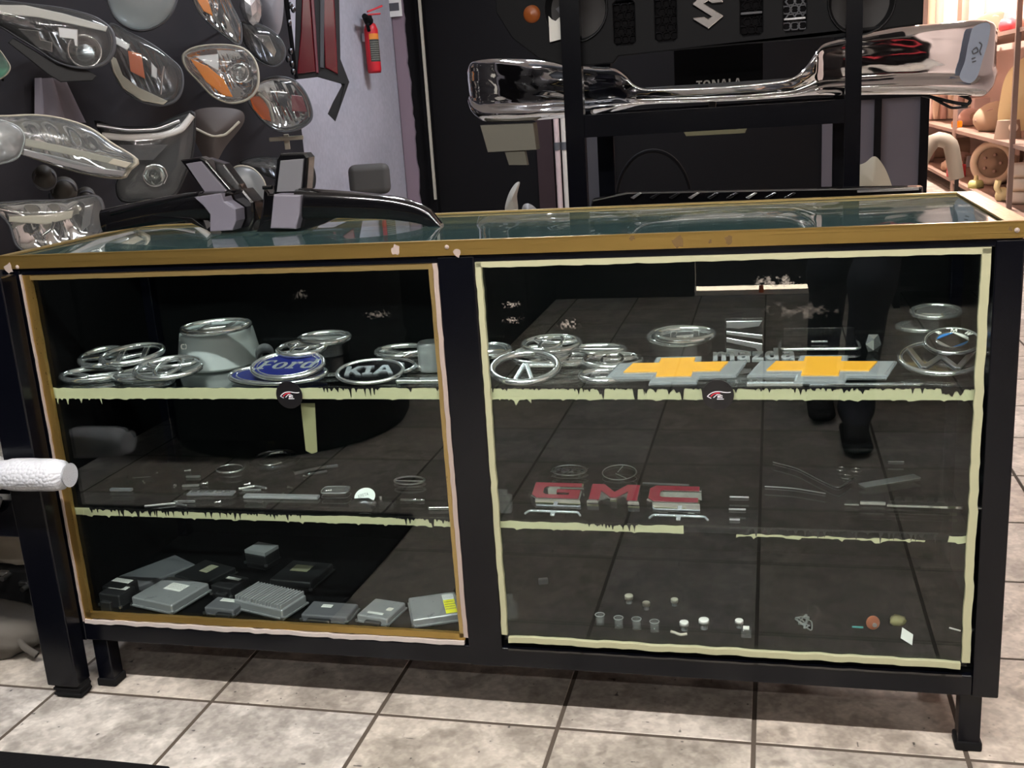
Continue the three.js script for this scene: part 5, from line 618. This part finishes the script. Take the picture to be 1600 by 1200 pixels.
{ // chrome bumper: sections along its length (pixel column, top, bottom), wrapped back at the ends
  const S = [[731, 108, 165, -0.16], [735, 96, 180, -0.1], [748, 92, 190, -0.05], [775, 90, 192, -0.02], [830, 92, 189, 0], [885, 100, 184, 0.01], [935, 104, 178, 0.02], [960, 106, 174, 0.03], [978, 118, 170, 0.04], [992, 132, 166, 0.045], [1015, 138, 163, 0.05], [1100, 136, 160, 0.055], [1180, 130, 156, 0.055], [1235, 122, 152, 0.05], [1258, 104, 150, 0.045], [1276, 78, 149, 0.04], [1290, 66, 149, 0.03], [1330, 56, 149, 0.02], [1400, 42, 148, 0.01], [1470, 35, 148, 0], [1520, 30, 150, -0.02], [1543, 30, 150, -0.05], [1554, 34, 140, -0.1], [1558, 42, 125, -0.18]];
  const BZ = -2.24, st = S.map(([u, a, b, dz]) => { const p = onZ(u, a, BZ + dz), q = onZ(u, b, BZ + dz); return [p.x, p.y, q.y, BZ + dz]; }), cs = [0, 1, 2, 3].map(k => new THREE.CatmullRomCurve3(st.map((s, i) => V(i, s[k], 0)), false, 'catmullrom', 0.4));
  const prof = [[0.0, -0.11], [0.0, -0.05], [0.02, -0.012], [0.06, 0.006], [0.2, 0.010], [0.35, 0.011], [0.5, 0.010], [0.62, 0.007], [0.72, 0.008], [0.78, 0.024], [0.86, 0.04], [0.94, 0.03], [0.99, 0.0], [1, -0.03], [1, -0.1]];
  const pc = new THREE.CatmullRomCurve3(prof.map(p => V(p[0], p[1], 0)));
  const at = s => cs.map(c => c.getPoint(s).y), g = grid(160, 40, (s, w) => { const [x, y0, y1, z] = at(s), p = pc.getPoint(w), k = Math.min(1, (y0 - y1) / 0.16); return V(x, y0 + (y1 - y0) * p.x, z + p.y * (p.y < 0 ? 1 : k) + (p.y > -0.03 ? 0.0016 * (fbm(x * 9, (y0 + (y1 - y0) * p.x) * 34, 4, 3) - 0.5) * (s < 0.4 ? 9 : 3) : 0)); });
  const t = thing('chrome_bumper', 'chrome pickup bumper with dropped middle lying in the black rack', 'bumper', [0, 0, 0]); part('chrome_shell', g, M.chrome, t);
  part('end_cap', [0.004, 0.996].map(s => { const [x, y0, y1, z] = at(s); return span(x - 0.004, x + 0.004, y1 + 0.005, y0 - 0.005, z - 0.1, z - 0.005); }), M.plastic, t);
  part('step_pad', (() => { const a = onZ(975, 100, BZ - 0.03), b = onZ(1278, 80, BZ - 0.03), c = onZ(1100, 140, BZ - 0.03); return span(a.x, b.x, c.y - 0.03, c.y + 0.02, BZ - 0.12, BZ - 0.0, 0.004); })(), M.plastic, t);
  const q = curve([[1522, 42], [1546, 36], [1545, 62], [1536, 92], [1526, 122], [1516, 130], [1500, 122], [1508, 96], [1514, 66]].map(p => { const w = onZ(...p, BZ + 0.03); return [w.x, w.y]; }), 40);
  part('tape_patch', tr(ext(poly(q), 0.002), 0, 0, BZ + 0.024), std({ color: 0x8f98a8, roughness: 0.6 }), t);
  const wr = (pts) => tube(pts.map(p => onZ(p[0], p[1], BZ + 0.029)), 0.0022, 24, 6); part('marker_scribble', [wr([[1520, 78], [1526, 74], [1528, 80], [1521, 84], [1519, 79]]), wr([[1530, 66], [1534, 70], [1531, 80], [1533, 86]]), wr([[1518, 92], [1524, 90]]), wr([[1519, 97], [1525, 95]])], M.plasticGrey, t);
  // mounting brackets
  const L = (n, pts, z, d, m) => part(n, cut(pts, z, d, 0.002), m, t); L('bracket_plate', [[750, 196], [833, 192], [838, 234], [762, 238]], BZ - 0.02, 0.07, std({ color: 0x77756a, roughness: 0.6, metalness: 0.4 })); L('bracket_tab', [[788, 236], [820, 236], [824, 258], [795, 258]], BZ - 0.03, 0.03, std({ color: 0x6a685d, roughness: 0.6, metalness: 0.4 }));
  L('under_bracket', [[1068, 206], [1076, 198], [1150, 196], [1172, 188], [1164, 208], [1072, 213]], BZ - 0.05, 0.03, std({ color: 0x6d6a50, roughness: 0.7 })); L('hanger', [[1108, 150], [1120, 150], [1114, 200], [1104, 200]], BZ - 0.05, 0.03, M.plastic);
  const h = (pts, r) => tube(pts.map(p => onZ(p[0], p[1], BZ - 0.06)), r, 30, 8); part('tow_bracket', [h([[1440, 148], [1490, 160], [1512, 163], [1516, 155], [1500, 148]], 0.006), h([[1452, 150], [1486, 168], [1512, 166]], 0.005)], M.blackPaint, t); }
{ const a = onZ(1072, 100, -2.36), b = onZ(1172, 150, -2.36), t = thing('number_plate', 'black number plate with white letters half hidden by the bumper', 'plate', [(a.x + b.x) / 2, (a.y + b.y) / 2 + 0.0, -2.38]); part('plate', box(0.32, 0.17, 0.006, 0, 0.05, 0, 0.003), M.blackMatt, t); const p = onZ(1123, 128, -2.37); part('lettering', tr(text('TONALA', 0.03, 0.002), p.x - t.position.x, p.y - t.position.y - 0.006, 0.004), M.paper, t);
  part('pale_bar', box(0.1, 0.012, 0.01, -0.01, 0.165, 0.004, 0.002), M.plasticGrey, t); part('plate_bracket', box(0.03, 0.05, 0.02, 0, 0.14, -0.008), M.plastic, t); part('rear_arm', box(0.03, 0.03, 0.34, 0, 0.1, -0.17), M.plastic, t); }
{ // black grille with round lamp openings, slots and chrome badge
  const Z = -2.06, out = [[768, -60], [775, 20], [800, 60], [842, 92], [890, 105], [958, 99], [966, 88], [1060, 78], [1270, 60], [1345, 50], [1442, 38], [1446, -60]].map(p => { const q = onZ(...p, Z); return [q.x, q.y]; }), s = poly(out);
  const holes = []; const hole = (pts) => { const h = new THREE.Path(pts.map(p => new THREE.Vector2(...p))); s.holes.push(h); holes.push(pts); };
  for (const [u, v, r] of [[900, 14, 0.105], [1346, 2, 0.1]]) { const c = onZ(u, v, Z); hole(ellipse(r, r, 36, c.x, c.y).map(p => [p.x, p.y])); }
  for (const [u, v] of [[975, 36], [1040, 30], [1174, 20], [1242, 14]]) { const c = onZ(u, v, Z), w = 0.036, h = 0.072; hole([[c.x - w, c.y - h + 0.01], [c.x - w + 0.01, c.y - h], [c.x + w - 0.01, c.y - h], [c.x + w, c.y - h + 0.01], [c.x + w, c.y + h - 0.01], [c.x + w - 0.01, c.y + h], [c.x - w + 0.01, c.y + h], [c.x - w, c.y + h - 0.01]]); }
  const t = thing('car_grille', 'black plastic car grille with round lamp openings and chrome letter badge', 'grille', [0, 0, 0]); part('grille_panel', tr(ext(s, 0.02, 0.004), 0, 0, Z - 0.02), phy({ color: 0x07080b, roughness: 0.6, specularIntensity: 0.4 }), t);
  for (const [u, v, r] of [[900, 14, 0.105], [1346, 2, 0.1]]) { const c = onZ(u, v, Z); part('lamp_ring', tr(lathe([[r, 0], [r * 1.06, 0.006], [r * 1.02, 0.012], [r * 0.94, -0.03], [r * 0.9, -0.05]], 40).rotateX(Math.PI / 2), c.x, c.y, Z), M.plastic, t); part('lamp_backing', tr(lathe([[0, -0.06], [r * 0.92, -0.045]], 40).rotateX(Math.PI / 2), c.x, c.y, Z), std({ color: 0x2a2726, roughness: 0.6 }), t); }
  for (const [u, v, bright] of [[975, 36, 0], [1040, 30, 0], [1174, 20, 1], [1242, 14, 2]]) { const c = onZ(u, v, Z); part('slot_backing', box(0.08, 0.15, 0.004, c.x, c.y, Z - 0.03), M.blackMatt, t); const hx = []; for (let j = -2; j <= 2; j++) for (let i = -1; i <= 1; i++) hx.push(tr(new THREE.TorusGeometry(0.013, 0.003, 5, 6).scale(1.2, 1, 1), c.x + i * 0.026 + (j & 1 ? 0.013 : 0), c.y + j * 0.026, Z - 0.024)); part('slot_mesh', hx, bright === 2 ? M.plasticGrey : M.blackMatt, t); if (bright) part('slot_trim', box(0.07, 0.008, 0.012, c.x, c.y + (bright === 1 ? 0.0 : -0.03), Z - 0.012, 0.002), bright === 1 ? M.plasticGrey : M.satin, t); }
  const c = onZ(1106, 20, Z + 0.012), sS = [[0.0, 0.075], [0.046, 0.044], [0.018, 0.026], [-0.008, 0.044], [0.046, 0.004], [0.05, -0.008], [0, -0.05], [-0.046, -0.02], [-0.018, 0.0], [0.012, -0.016], [-0.046, 0.026], [-0.05, 0.04]];
  part('chrome_badge', tr(ext(poly([[-0.05, 0.035], [0, 0.068], [0.05, 0.035], [0.05, 0.028], [0.012, 0.028], [0.0, 0.036], [-0.012, 0.03], [0.05, -0.012], [0.05, -0.016], [0, -0.052], [-0.05, -0.018], [-0.05, -0.011], [-0.012, -0.011], [0.0, -0.019], [0.012, -0.013], [-0.05, 0.028]]), 0.01, 0.003), c.x, c.y, Z + 0.002), M.chrome, t); void sS;
  const o = onZ(831, 22, Z); part('amber_indicator', tr(lathe([[0, 0.016], [0.02, 0.013], [0.029, 0.004], [0.03, 0]], 28).rotateX(Math.PI / 2), o.x, o.y, Z), std({ color: 0x8d4a1c, roughness: 0.4 }), t);
  part('white_tag', cut([[857, 25], [862, 30], [868, 33], [874, 27], [880, 30], [881, 60], [859, 66]], Z + 0.012, 0.003), M.paper, t); part('grey_tab', cut([[868, 14], [880, 5], [881, 18], [874, 22]], Z + 0.012, 0.006, 0.001), M.plasticGrey, t);
  part('hanger', [span(onZ(960, 0, Z).x, onZ(960, 0, Z).x + 0.02, 1.5, 2.34, Z - 0.01, Z), span(onZ(1270, 0, Z).x, onZ(1270, 0, Z).x + 0.02, 1.5, 2.34, Z - 0.01, Z)], M.blackPaint, t); }
// lower things behind the counter
{ const Z = -1.7, t = thing('dark_grille', 'dark radiator grille with chrome slashes just behind the counter', 'grille', [onZ(1180, 310, Z).x, 0, Z]); const l = (n, g, m) => part(n, local(t, g), m, t); const a = onZ(925, 312, Z), b = onZ(1442, 294, Z);
  l('grille_body', cut([[920, 330], [925, 312], [980, 300], [1300, 294], [1442, 292], [1446, 340]], Z, 0.06, 0.006), M.blackGloss); for (let i = 0; i < 9; i++) { const u = 985 + i * 30; l('chrome_slash', cut([[u, 309], [u + 14, 301], [u + 18, 302], [u + 5, 311]], Z + 0.012, 0.01, 0.001), i % 3 ? M.darkChrome : M.satin); }
  l('chrome_line', cut([[1340, 298], [1436, 293], [1436, 297], [1340, 301]], Z + 0.012, 0.01), M.satin); l('stand', [span(a.x + 0.1, a.x + 0.14, 0, a.y - 0.05, Z - 0.05, Z - 0.01), span(b.x - 0.14, b.x - 0.1, 0, b.y - 0.05, Z - 0.05, Z - 0.01)], M.blackMatt); }
{ const Z = -2.9, sh = (name, label, cat, pts, z, m, dep = 0.03, bulge = 0.03) => { const c = onZ(...pts[0], z), t = thing(name, label, cat, c); const q = curve(pts.map(p => { const w = onZ(...p, z); return [w.x - c.x, w.y - c.y]; }), 48); part('front_shell', shellGeo(q, s => [1 - s + 0.001, bulge * Math.sin(s * 1.5)], 8), m, t); part('back_shell', shellGeo(q, s => [1 - s + 0.001, -dep * Math.sin(s * 1.5)], 6), m, t); const w = centre(q); part('prop', span(w[0] - 0.015, w[0] + 0.015, -c.y, w[1], -0.015, 0.0), M.blackMatt, t); return t; };
  sh('pale_fin', 'pale curved plastic fin behind the middle of the counter', 'car trim', [[790, 332], [794, 305], [806, 286], [812, 284], [808, 305], [808, 332]], Z, std({ color: 0xb9b7ae, roughness: 0.5 })); sh('grey_dome', 'small grey rounded piece beside the pale fin', 'car trim', [[816, 334], [818, 320], [826, 318], [838, 326], [842, 334]], Z, std({ color: 0x8a8886, roughness: 0.5 }));
  sh('corner_trim', 'cream plastic corner panel behind the right post of the rack', 'car trim', [[1336, 262], [1352, 254], [1366, 244], [1380, 258], [1394, 292], [1396, 306], [1336, 306]], -2.5, std({ color: 0xbdb7a4, roughness: 0.6 }), 0.06); }
// panels against the black wall
{ const wz = -6.86; const pn = (n, label, cat, u0, v0, u1, v1, m, d = 0.03, more) => { const a = onZ(u0, v0, wz), b = onZ(u1, v1, wz), t = thing(n, label, cat, [(a.x + b.x) / 2, 0, wz]); part('sheet', span(a.x - t.position.x, b.x - t.position.x, Math.max(0, 0), a.y, -0.03, -0.03 + d), m, t); if (more) more(t, a, b); return t; };
  pn('maroon_board', 'dark maroon door panel left of the pale pipes', 'panel', 836, 188, 868, 310, std({ color: 0x2a151a, roughness: 0.6 })); 
  for (const [u, l, m] of [[872, 'pale pipe with pink section, left of two beside the rack post', std({ color: 0xcdb8b6, roughness: 0.5 })], [883, 'pale pipe, right of two beside the rack post', std({ color: 0xcfcac0, roughness: 0.5 })]]) { const p = onZ(u, 250, -6.75), t = thing('wall_pipe', l, 'pipe', [p.x, 0, -6.75]); part('pipe', tr(cyl(0.022, 0.022, 1.4, 18), 0, 0.7, 0), m, t); part('collar', tr(cyl(0.027, 0.027, 0.06, 18), 0, 0.78, 0), M.plasticGrey, t); part('collar', tr(cyl(0.027, 0.027, 0.05, 18), 0, 1.2, 0), M.plasticGrey, t); }
  pn('wall_board', 'grey wall panel seen between the rack posts, left side', 'panel', 905, 200, 938, 310, std({ color: 0x3d3c40, roughness: 0.85 })); for (let i = 0; i < 3; i++) pn('pale_batten', ['pale upright batten, first beside the grey panel', 'pale upright batten, second beside the grey panel', 'pale upright batten, third beside the grey panel'][i], 'batten', 939 + i * 9, 200, 944 + i * 9, 310, std({ color: [0x8a8680, 0x6e6a68, 0x7c7479][i], roughness: 0.8 }), 0.06);
  pn('wall_board', 'framed grey wall panel at the right end of the black wall', 'panel', 1285, 160, 1436, 296, std({ color: 0x5f5b62, roughness: 0.85 }), 0.03, (t, a, b) => { part('frame', [span(b.x - t.position.x - 0.01, b.x - t.position.x + 0.05, 0, a.y + 0.04, -0.03, 0.03), span(a.x - t.position.x - 0.02, b.x - t.position.x + 0.05, a.y, a.y + 0.05, -0.03, 0.03)], M.blackMatt, t); part('middle_post', span(0.02, 0.07, 0, a.y, -0.0, 0.03), M.blackMatt, t); });
  { const p = onZ(1020, 290, -4), t = thing('steering_ring', 'dim grey ring standing behind the rack', 'ring', [p.x, 0, -4]); part('ring', tr(new THREE.TorusGeometry(0.26, 0.012, 10, 48).scale(0.75, 1, 1), 0, p.y - 0.08, 0), M.blackMatt, t); part('stand', span(-0.015, 0.015, 0, p.y - 0.32, -0.015, 0.015), M.blackMatt, t); } }

// ---------- aisle rack on the right ----------
{ const m = std({ color: 0x8d7468, roughness: 0.8 }), t = thing('aisle_rack', 'rusty pinkish steel shelf rack along the right aisle', 'shelf rack', [3.1, 0, -9]), ys = [0.15, 0.62, 1.42];
  const z0 = onX(1581, 150, 3.1).z, z1 = onX(1487, 230, 3.1).z;
  for (const z of [z0, z1, -13.5]) for (const x of [0, 0.6]) part('upright', box(0.035, 2.3, 0.035, x + 0.02, 1.15, z + 9), m, t);
  for (const y of ys) part('shelf', box(0.58, 0.03, z0 + 13.5 + 0.8, 0.31, y - 0.0155, (z0 + 0.8 - 13.5) / 2 + 9), m, t);
  const G = 'parts stored on the right aisle rack', cream = std({ color: 0xd9c4ae, roughness: 0.8 }), pink = std({ color: 0xb89a90, roughness: 0.85 }), tan = std({ color: 0x9c8675, roughness: 0.85 }), yell = std({ color: 0xe6d9a8, roughness: 0.7 });
  const R = (n, label, cat, u, k, x, build) => { const o = thing(n, label, cat, [x, ys[k], onX(u, 220, x).z], G); build(o); return o; };
  R('wrapped_bundle', 'cream wrapped bundle with folds on the middle shelf', 'bundle', 1472, 1, 3.36, o => { for (let i = 0; i < 5; i++) part('fold', blob(0.06, 0.34, 0.09, i, 0.2, 2, 3).translate((i - 2) * 0.075, 0.262, 0.03 * i), i % 2 ? cream : pink, o); });
  R('seat_cushion', 'beige seat cushion lying on the middle shelf near the upright', 'cushion', 1558, 1, 3.38, o => { part('cushion', blob(0.2, 0.15, 0.2, 3, 0.12, 1.5, 4).translate(0, 0.109, 0), std({ color: 0xa8957f, roughness: 0.9 }), o); part('piping', tube([[-0.2, 0.1, 0.06], [-0.1, 0.19, 0.14], [0.08, 0.2, 0.14], [0.19, 0.11, 0.08]], 0.008, 30, 6), pink, o); });
  R('orange_box', 'small orange box at the shelf edge', 'box', 1494, 1, 3.2, o => { part('carton', box(0.09, 0.06, 0.08, 0, 0.0305, 0, 0.006), M.amber, o); part('flap', box(0.08, 0.004, 0.07, 0, 0.063, 0), M.amberDeep, o); });
  R('exhaust_pipe', 'fat brown pipe lying on the lower shelf', 'pipe', 1478, 0, 3.4, o => { part('pipe', tr(cyl(0.11, 0.11, 0.5, 28).rotateZ(Math.PI / 2), 0, 0.152, 0), tan, o); part('flange', tr(cyl(0.15, 0.15, 0.04, 28).rotateZ(Math.PI / 2), -0.16, 0.1515, 0), pink, o); });
  R('brake_drum', 'large pale brake drum standing on the lower shelf', 'drum', 1553, 0, 3.34, o => { o.rotation.y = -0.5; part('drum_rim', tr(new THREE.TorusGeometry(0.165, 0.032, 14, 48), 0, 0.198, 0), cream, o); part('drum_face', tr(lathe([[0, 0.03], [0.05, 0.03], [0.06, 0.0], [0.15, -0.01], [0.16, -0.04]], 40).rotateX(Math.PI / 2), 0, 0.198, 0), tan, o); for (let i = 0; i < 5; i++) part('stud', tr(cyl(0.012, 0.012, 0.04, 10).rotateX(Math.PI / 2), 0.075 * Math.cos(i * 1.2566), 0.198 + 0.075 * Math.sin(i * 1.2566), 0.015), pink, o); });
  R('red_box', 'flat red box on the lower shelf', 'box', 1496, 0, 3.2, o => { part('carton', box(0.16, 0.12, 0.14, 0, 0.0605, 0, 0.008), std({ color: 0xc9434a, roughness: 0.6 }), o); for (const x of [-0.03, 0.04]) part('white_cap', box(0.04, 0.03, 0.04, x, 0.136, 0, 0.008), cream, o); });
  R('work_glove', 'cream work glove lying at the front of the lower shelf', 'glove', 1572, 0, 3.19, o => { part('palm', blob(0.06, 0.06, 0.06, 2, 0.2, 2, 4).translate(0, 0.044, 0), yell, o); for (let i = 0; i < 3; i++) part('finger', tube([[-0.02, 0.06, 0.03 - i * 0.03], [-0.05, 0.1, 0.04 - i * 0.035], [-0.04, 0.16, 0.05 - i * 0.04]], 0.017, 14, 8), yell, o); part('cuff', tube([[0.04, 0.045, 0], [0.1, 0.045, 0]], 0.043, 8, 12), yell, o); });
  R('bumper_cover', 'big cream bumper cover standing on the middle shelf', 'bumper cover', 1590, 1, 3.4, o => { const q = curve([[-0.14, 0.07], [-0.15, 0.3], [-0.1, 0.5], [0.06, 0.64], [0.14, 0.68], [0.15, 0.4], [0.12, 0.2], [0.08, 0.04]]); part('shell', shellGeo(q, s => [1 - s + 0.001, 0.09 * Math.sin(s * 1.5)], 8), yell, o); part('inner_shell', shellGeo(q, s => [1 - s + 0.001, -0.03 * Math.sin(s * 1.5)], 6), cream, o); });
  [['first', 1452, cream], ['second', 1464, pink], ['third', 1477, yell], ['fourth', 1490, cream], ['fifth', 1503, pink], ['sixth', 1517, std({ color: 0xc9cbe0, roughness: 0.6 })]].forEach(([w, u, m2], i) => R('upright_tube', `${w} from the left of the pale tubes standing on the top shelf`, 'tube', u, 2, 3.36, o => { part('tube_wall', tr(cyl(0.07, 0.07, 0.6, 16), 0, 0.3005, 0), m2, o); part('tube_cap', tr(cyl(0.076, 0.076, 0.04, 16), 0, 0.62, 0), pink, o); }));
  R('red_lamp', 'long red lamp piece near the upright on the top shelf', 'lamp', 1566, 2, 3.2, o => { part('red_body', blob(0.07, 0.06, 0.13, 4, 0.15, 1.5, 3).translate(0, 0.044, 0), std({ color: 0xc94450, roughness: 0.5 }), o); part('back_shell', box(0.05, 0.03, 0.2, 0.05, 0.0155, -0.04, 0.01), cream, o); });
  R('tan_cover', 'tan padded cover left of the long red lamp piece', 'cover', 1542, 2, 3.4, o => { part('pad', blob(0.18, 0.14, 0.14, 7, 0.2, 1.6, 4).translate(0, 0.104, 0), tan, o); part('strap', tube([[-0.16, 0.05, 0.06], [0, 0.2, 0.1], [0.16, 0.06, 0.06]], 0.008, 20, 6), cream, o); });
  R('filler_plug', 'yellow green cap beside the brake drum', 'cap', 1528, 0, 3.18, o => { part('cap_top', lathe([[0, 0.07], [0.05, 0.065], [0.065, 0.04], [0.065, 0.0005], [0, 0.0005]], 24), std({ color: 0xc9cf8a, roughness: 0.6 }), o); part('knob', tr(cyl(0.016, 0.02, 0.04, 14), 0, 0.088, 0), yell, o); });
  for (let i = 0; i < 3; i++) { const o = R('stacked_disc', ['pale round disc, lowest of the stack at the right edge', 'pale round disc, middle of the stack at the right edge', 'pale round disc, top of the stack at the right edge'][i], 'disc', 1606, 0, 3.3, q => part('disc', lathe([[0, 0.1], [0.1, 0.1], [0.125, 0.08], [0.13, 0.03], [0.12, 0.001], [0, 0.001]], 32), cream, q)); o.position.y += i * 0.1; }
  { const p = onX(1452, 290, 2.7), o = thing('grey_fender', 'grey curved fender standing behind the counter corner', 'fender', [2.75, 0, p.z]); part('shell', tube([[-0.16, 0.0, 0], [-0.12, 0.45, 0], [-0.02, 0.62, 0], [0.1, 0.58, 0], [0.16, 0.3, 0]], 0.06, 30, 12), std({ color: 0x9d9a90, roughness: 0.6 }), o); part('brace', box(0.03, 0.3, 0.03, 0.16, 0.1501, 0), M.plastic, o); }
  const names = ['pinkish lump of parts', 'greyish hub part', 'cream motor part', 'tan bracket part'];
  [[1506, 0, 3.5, 0.09, 'left of the green cap'], [1522, 0, 3.55, 0.08, 'behind the green cap'], [1484, 0, 3.25, 0.07, 'near the flat red box'], [1538, 1, 3.58, 0.08, 'left of the cushion'], [1514, 1, 3.35, 0.11, 'beside the orange box'], [1504, 1, 3.5, 0.1, 'between bundle and cushion'], [1578, 0, 3.5, 0.1, 'right of the brake drum'], [1574, 1, 3.22, 0.1, 'right of the cushion'], [1600, 2, 3.4, 0.12, 'at the right end of the top shelf'], [1580, 2, 3.5, 0.14, 'behind the long red lamp'], [1530, 2, 3.58, 0.09, 'right of the pale tubes']].forEach(([u, k, x, r, w], i) => R('stored_part', `${names[i % 4]} ${w}`, 'car part', u, k, x, o => { const mm = [pink, std({ color: 0x8b8a92, roughness: 0.6 }), cream, tan][i % 4]; part('body', i % 2 ? tr(cyl(r * 0.8, r, r * 1.4, 20), 0, r * 0.7 + 0.0005, 0) : blob(r * 1.1, r * 0.9, r, i, 0.3, 2.4, 3).translate(0, r * 0.66, 0), mm, o); part('boss', tr(cyl(r * 0.35, r * 0.35, r * 0.5, 14).rotateX(1.2), r * 0.2, r * 0.8, r * 0.7), [tan, cream, pink, cream][i % 4], o); })); }

{ // back rows that fill the aisle rack
  const ys = [0.15, 0.62, 1.42], tone = [0xd6c3b4, 0xb59c92, 0xa99a90, 0xe2d6bd, 0x8f8078, 0xc7b4b0].map(c => std({ color: c, roughness: 0.8 })), ord = ['first', 'second', 'third', 'fourth', 'fifth', 'sixth', 'seventh'], row = ['lowest', 'middle', 'top'];
  ys.forEach((y, k) => ord.forEach((w, i) => { if ([6, 9, 16, 17, 19].includes(k * 7 + i)) return; const z = -7.0 - i * 0.72 - 0.1 * k, r = 0.07 + 0.03 * rnd(), o = thing('boxed_part', `${w} from the near end of the pale parts along the back of the ${row[k]} shelf`, 'car part', [3.66 - r, y + 0.0005, z], 'pale parts along the back of the aisle rack'), m = tone[(i * 2 + k) % 6], q = (i + k) % 3, h = r * (1.6 + 1.4 * rnd());
    if (q === 0) { part('carton', box(r * 1.7, h, r * 2.2, 0, h / 2, 0, 0.008), m, o); part('flap', box(r * 0.8, 0.004, r * 2.1, -r * 0.3, h + 0.0025, 0), tone[(i + 1) % 6], o); }
    if (q === 1) { part('hub', tr(lathe([[0, 0], [r * 0.9, 0], [r, 0.02], [r * 0.9, h * 0.6], [r * 0.45, h * 0.7], [r * 0.45, h], [0, h]], 24), 0, 0, 0), m, o); part('collar', tr(new THREE.TorusGeometry(r * 0.7, 0.012, 8, 24).rotateX(Math.PI / 2), 0, h * 0.66, 0), tone[(i + 3) % 6], o); }
    if (q === 2) { part('sack', blob(r * 0.85, h * 0.6, r * 1.3, i + k, 0.2, 2, 3).translate(0, h * 0.44, 0), m, o); part('tie', tr(new THREE.TorusGeometry(r * 0.3, 0.01, 8, 18).rotateX(Math.PI / 2), 0, h * 1.02, 0), tone[(i + 4) % 6], o); } })); }

renderer.render(scene, camera);
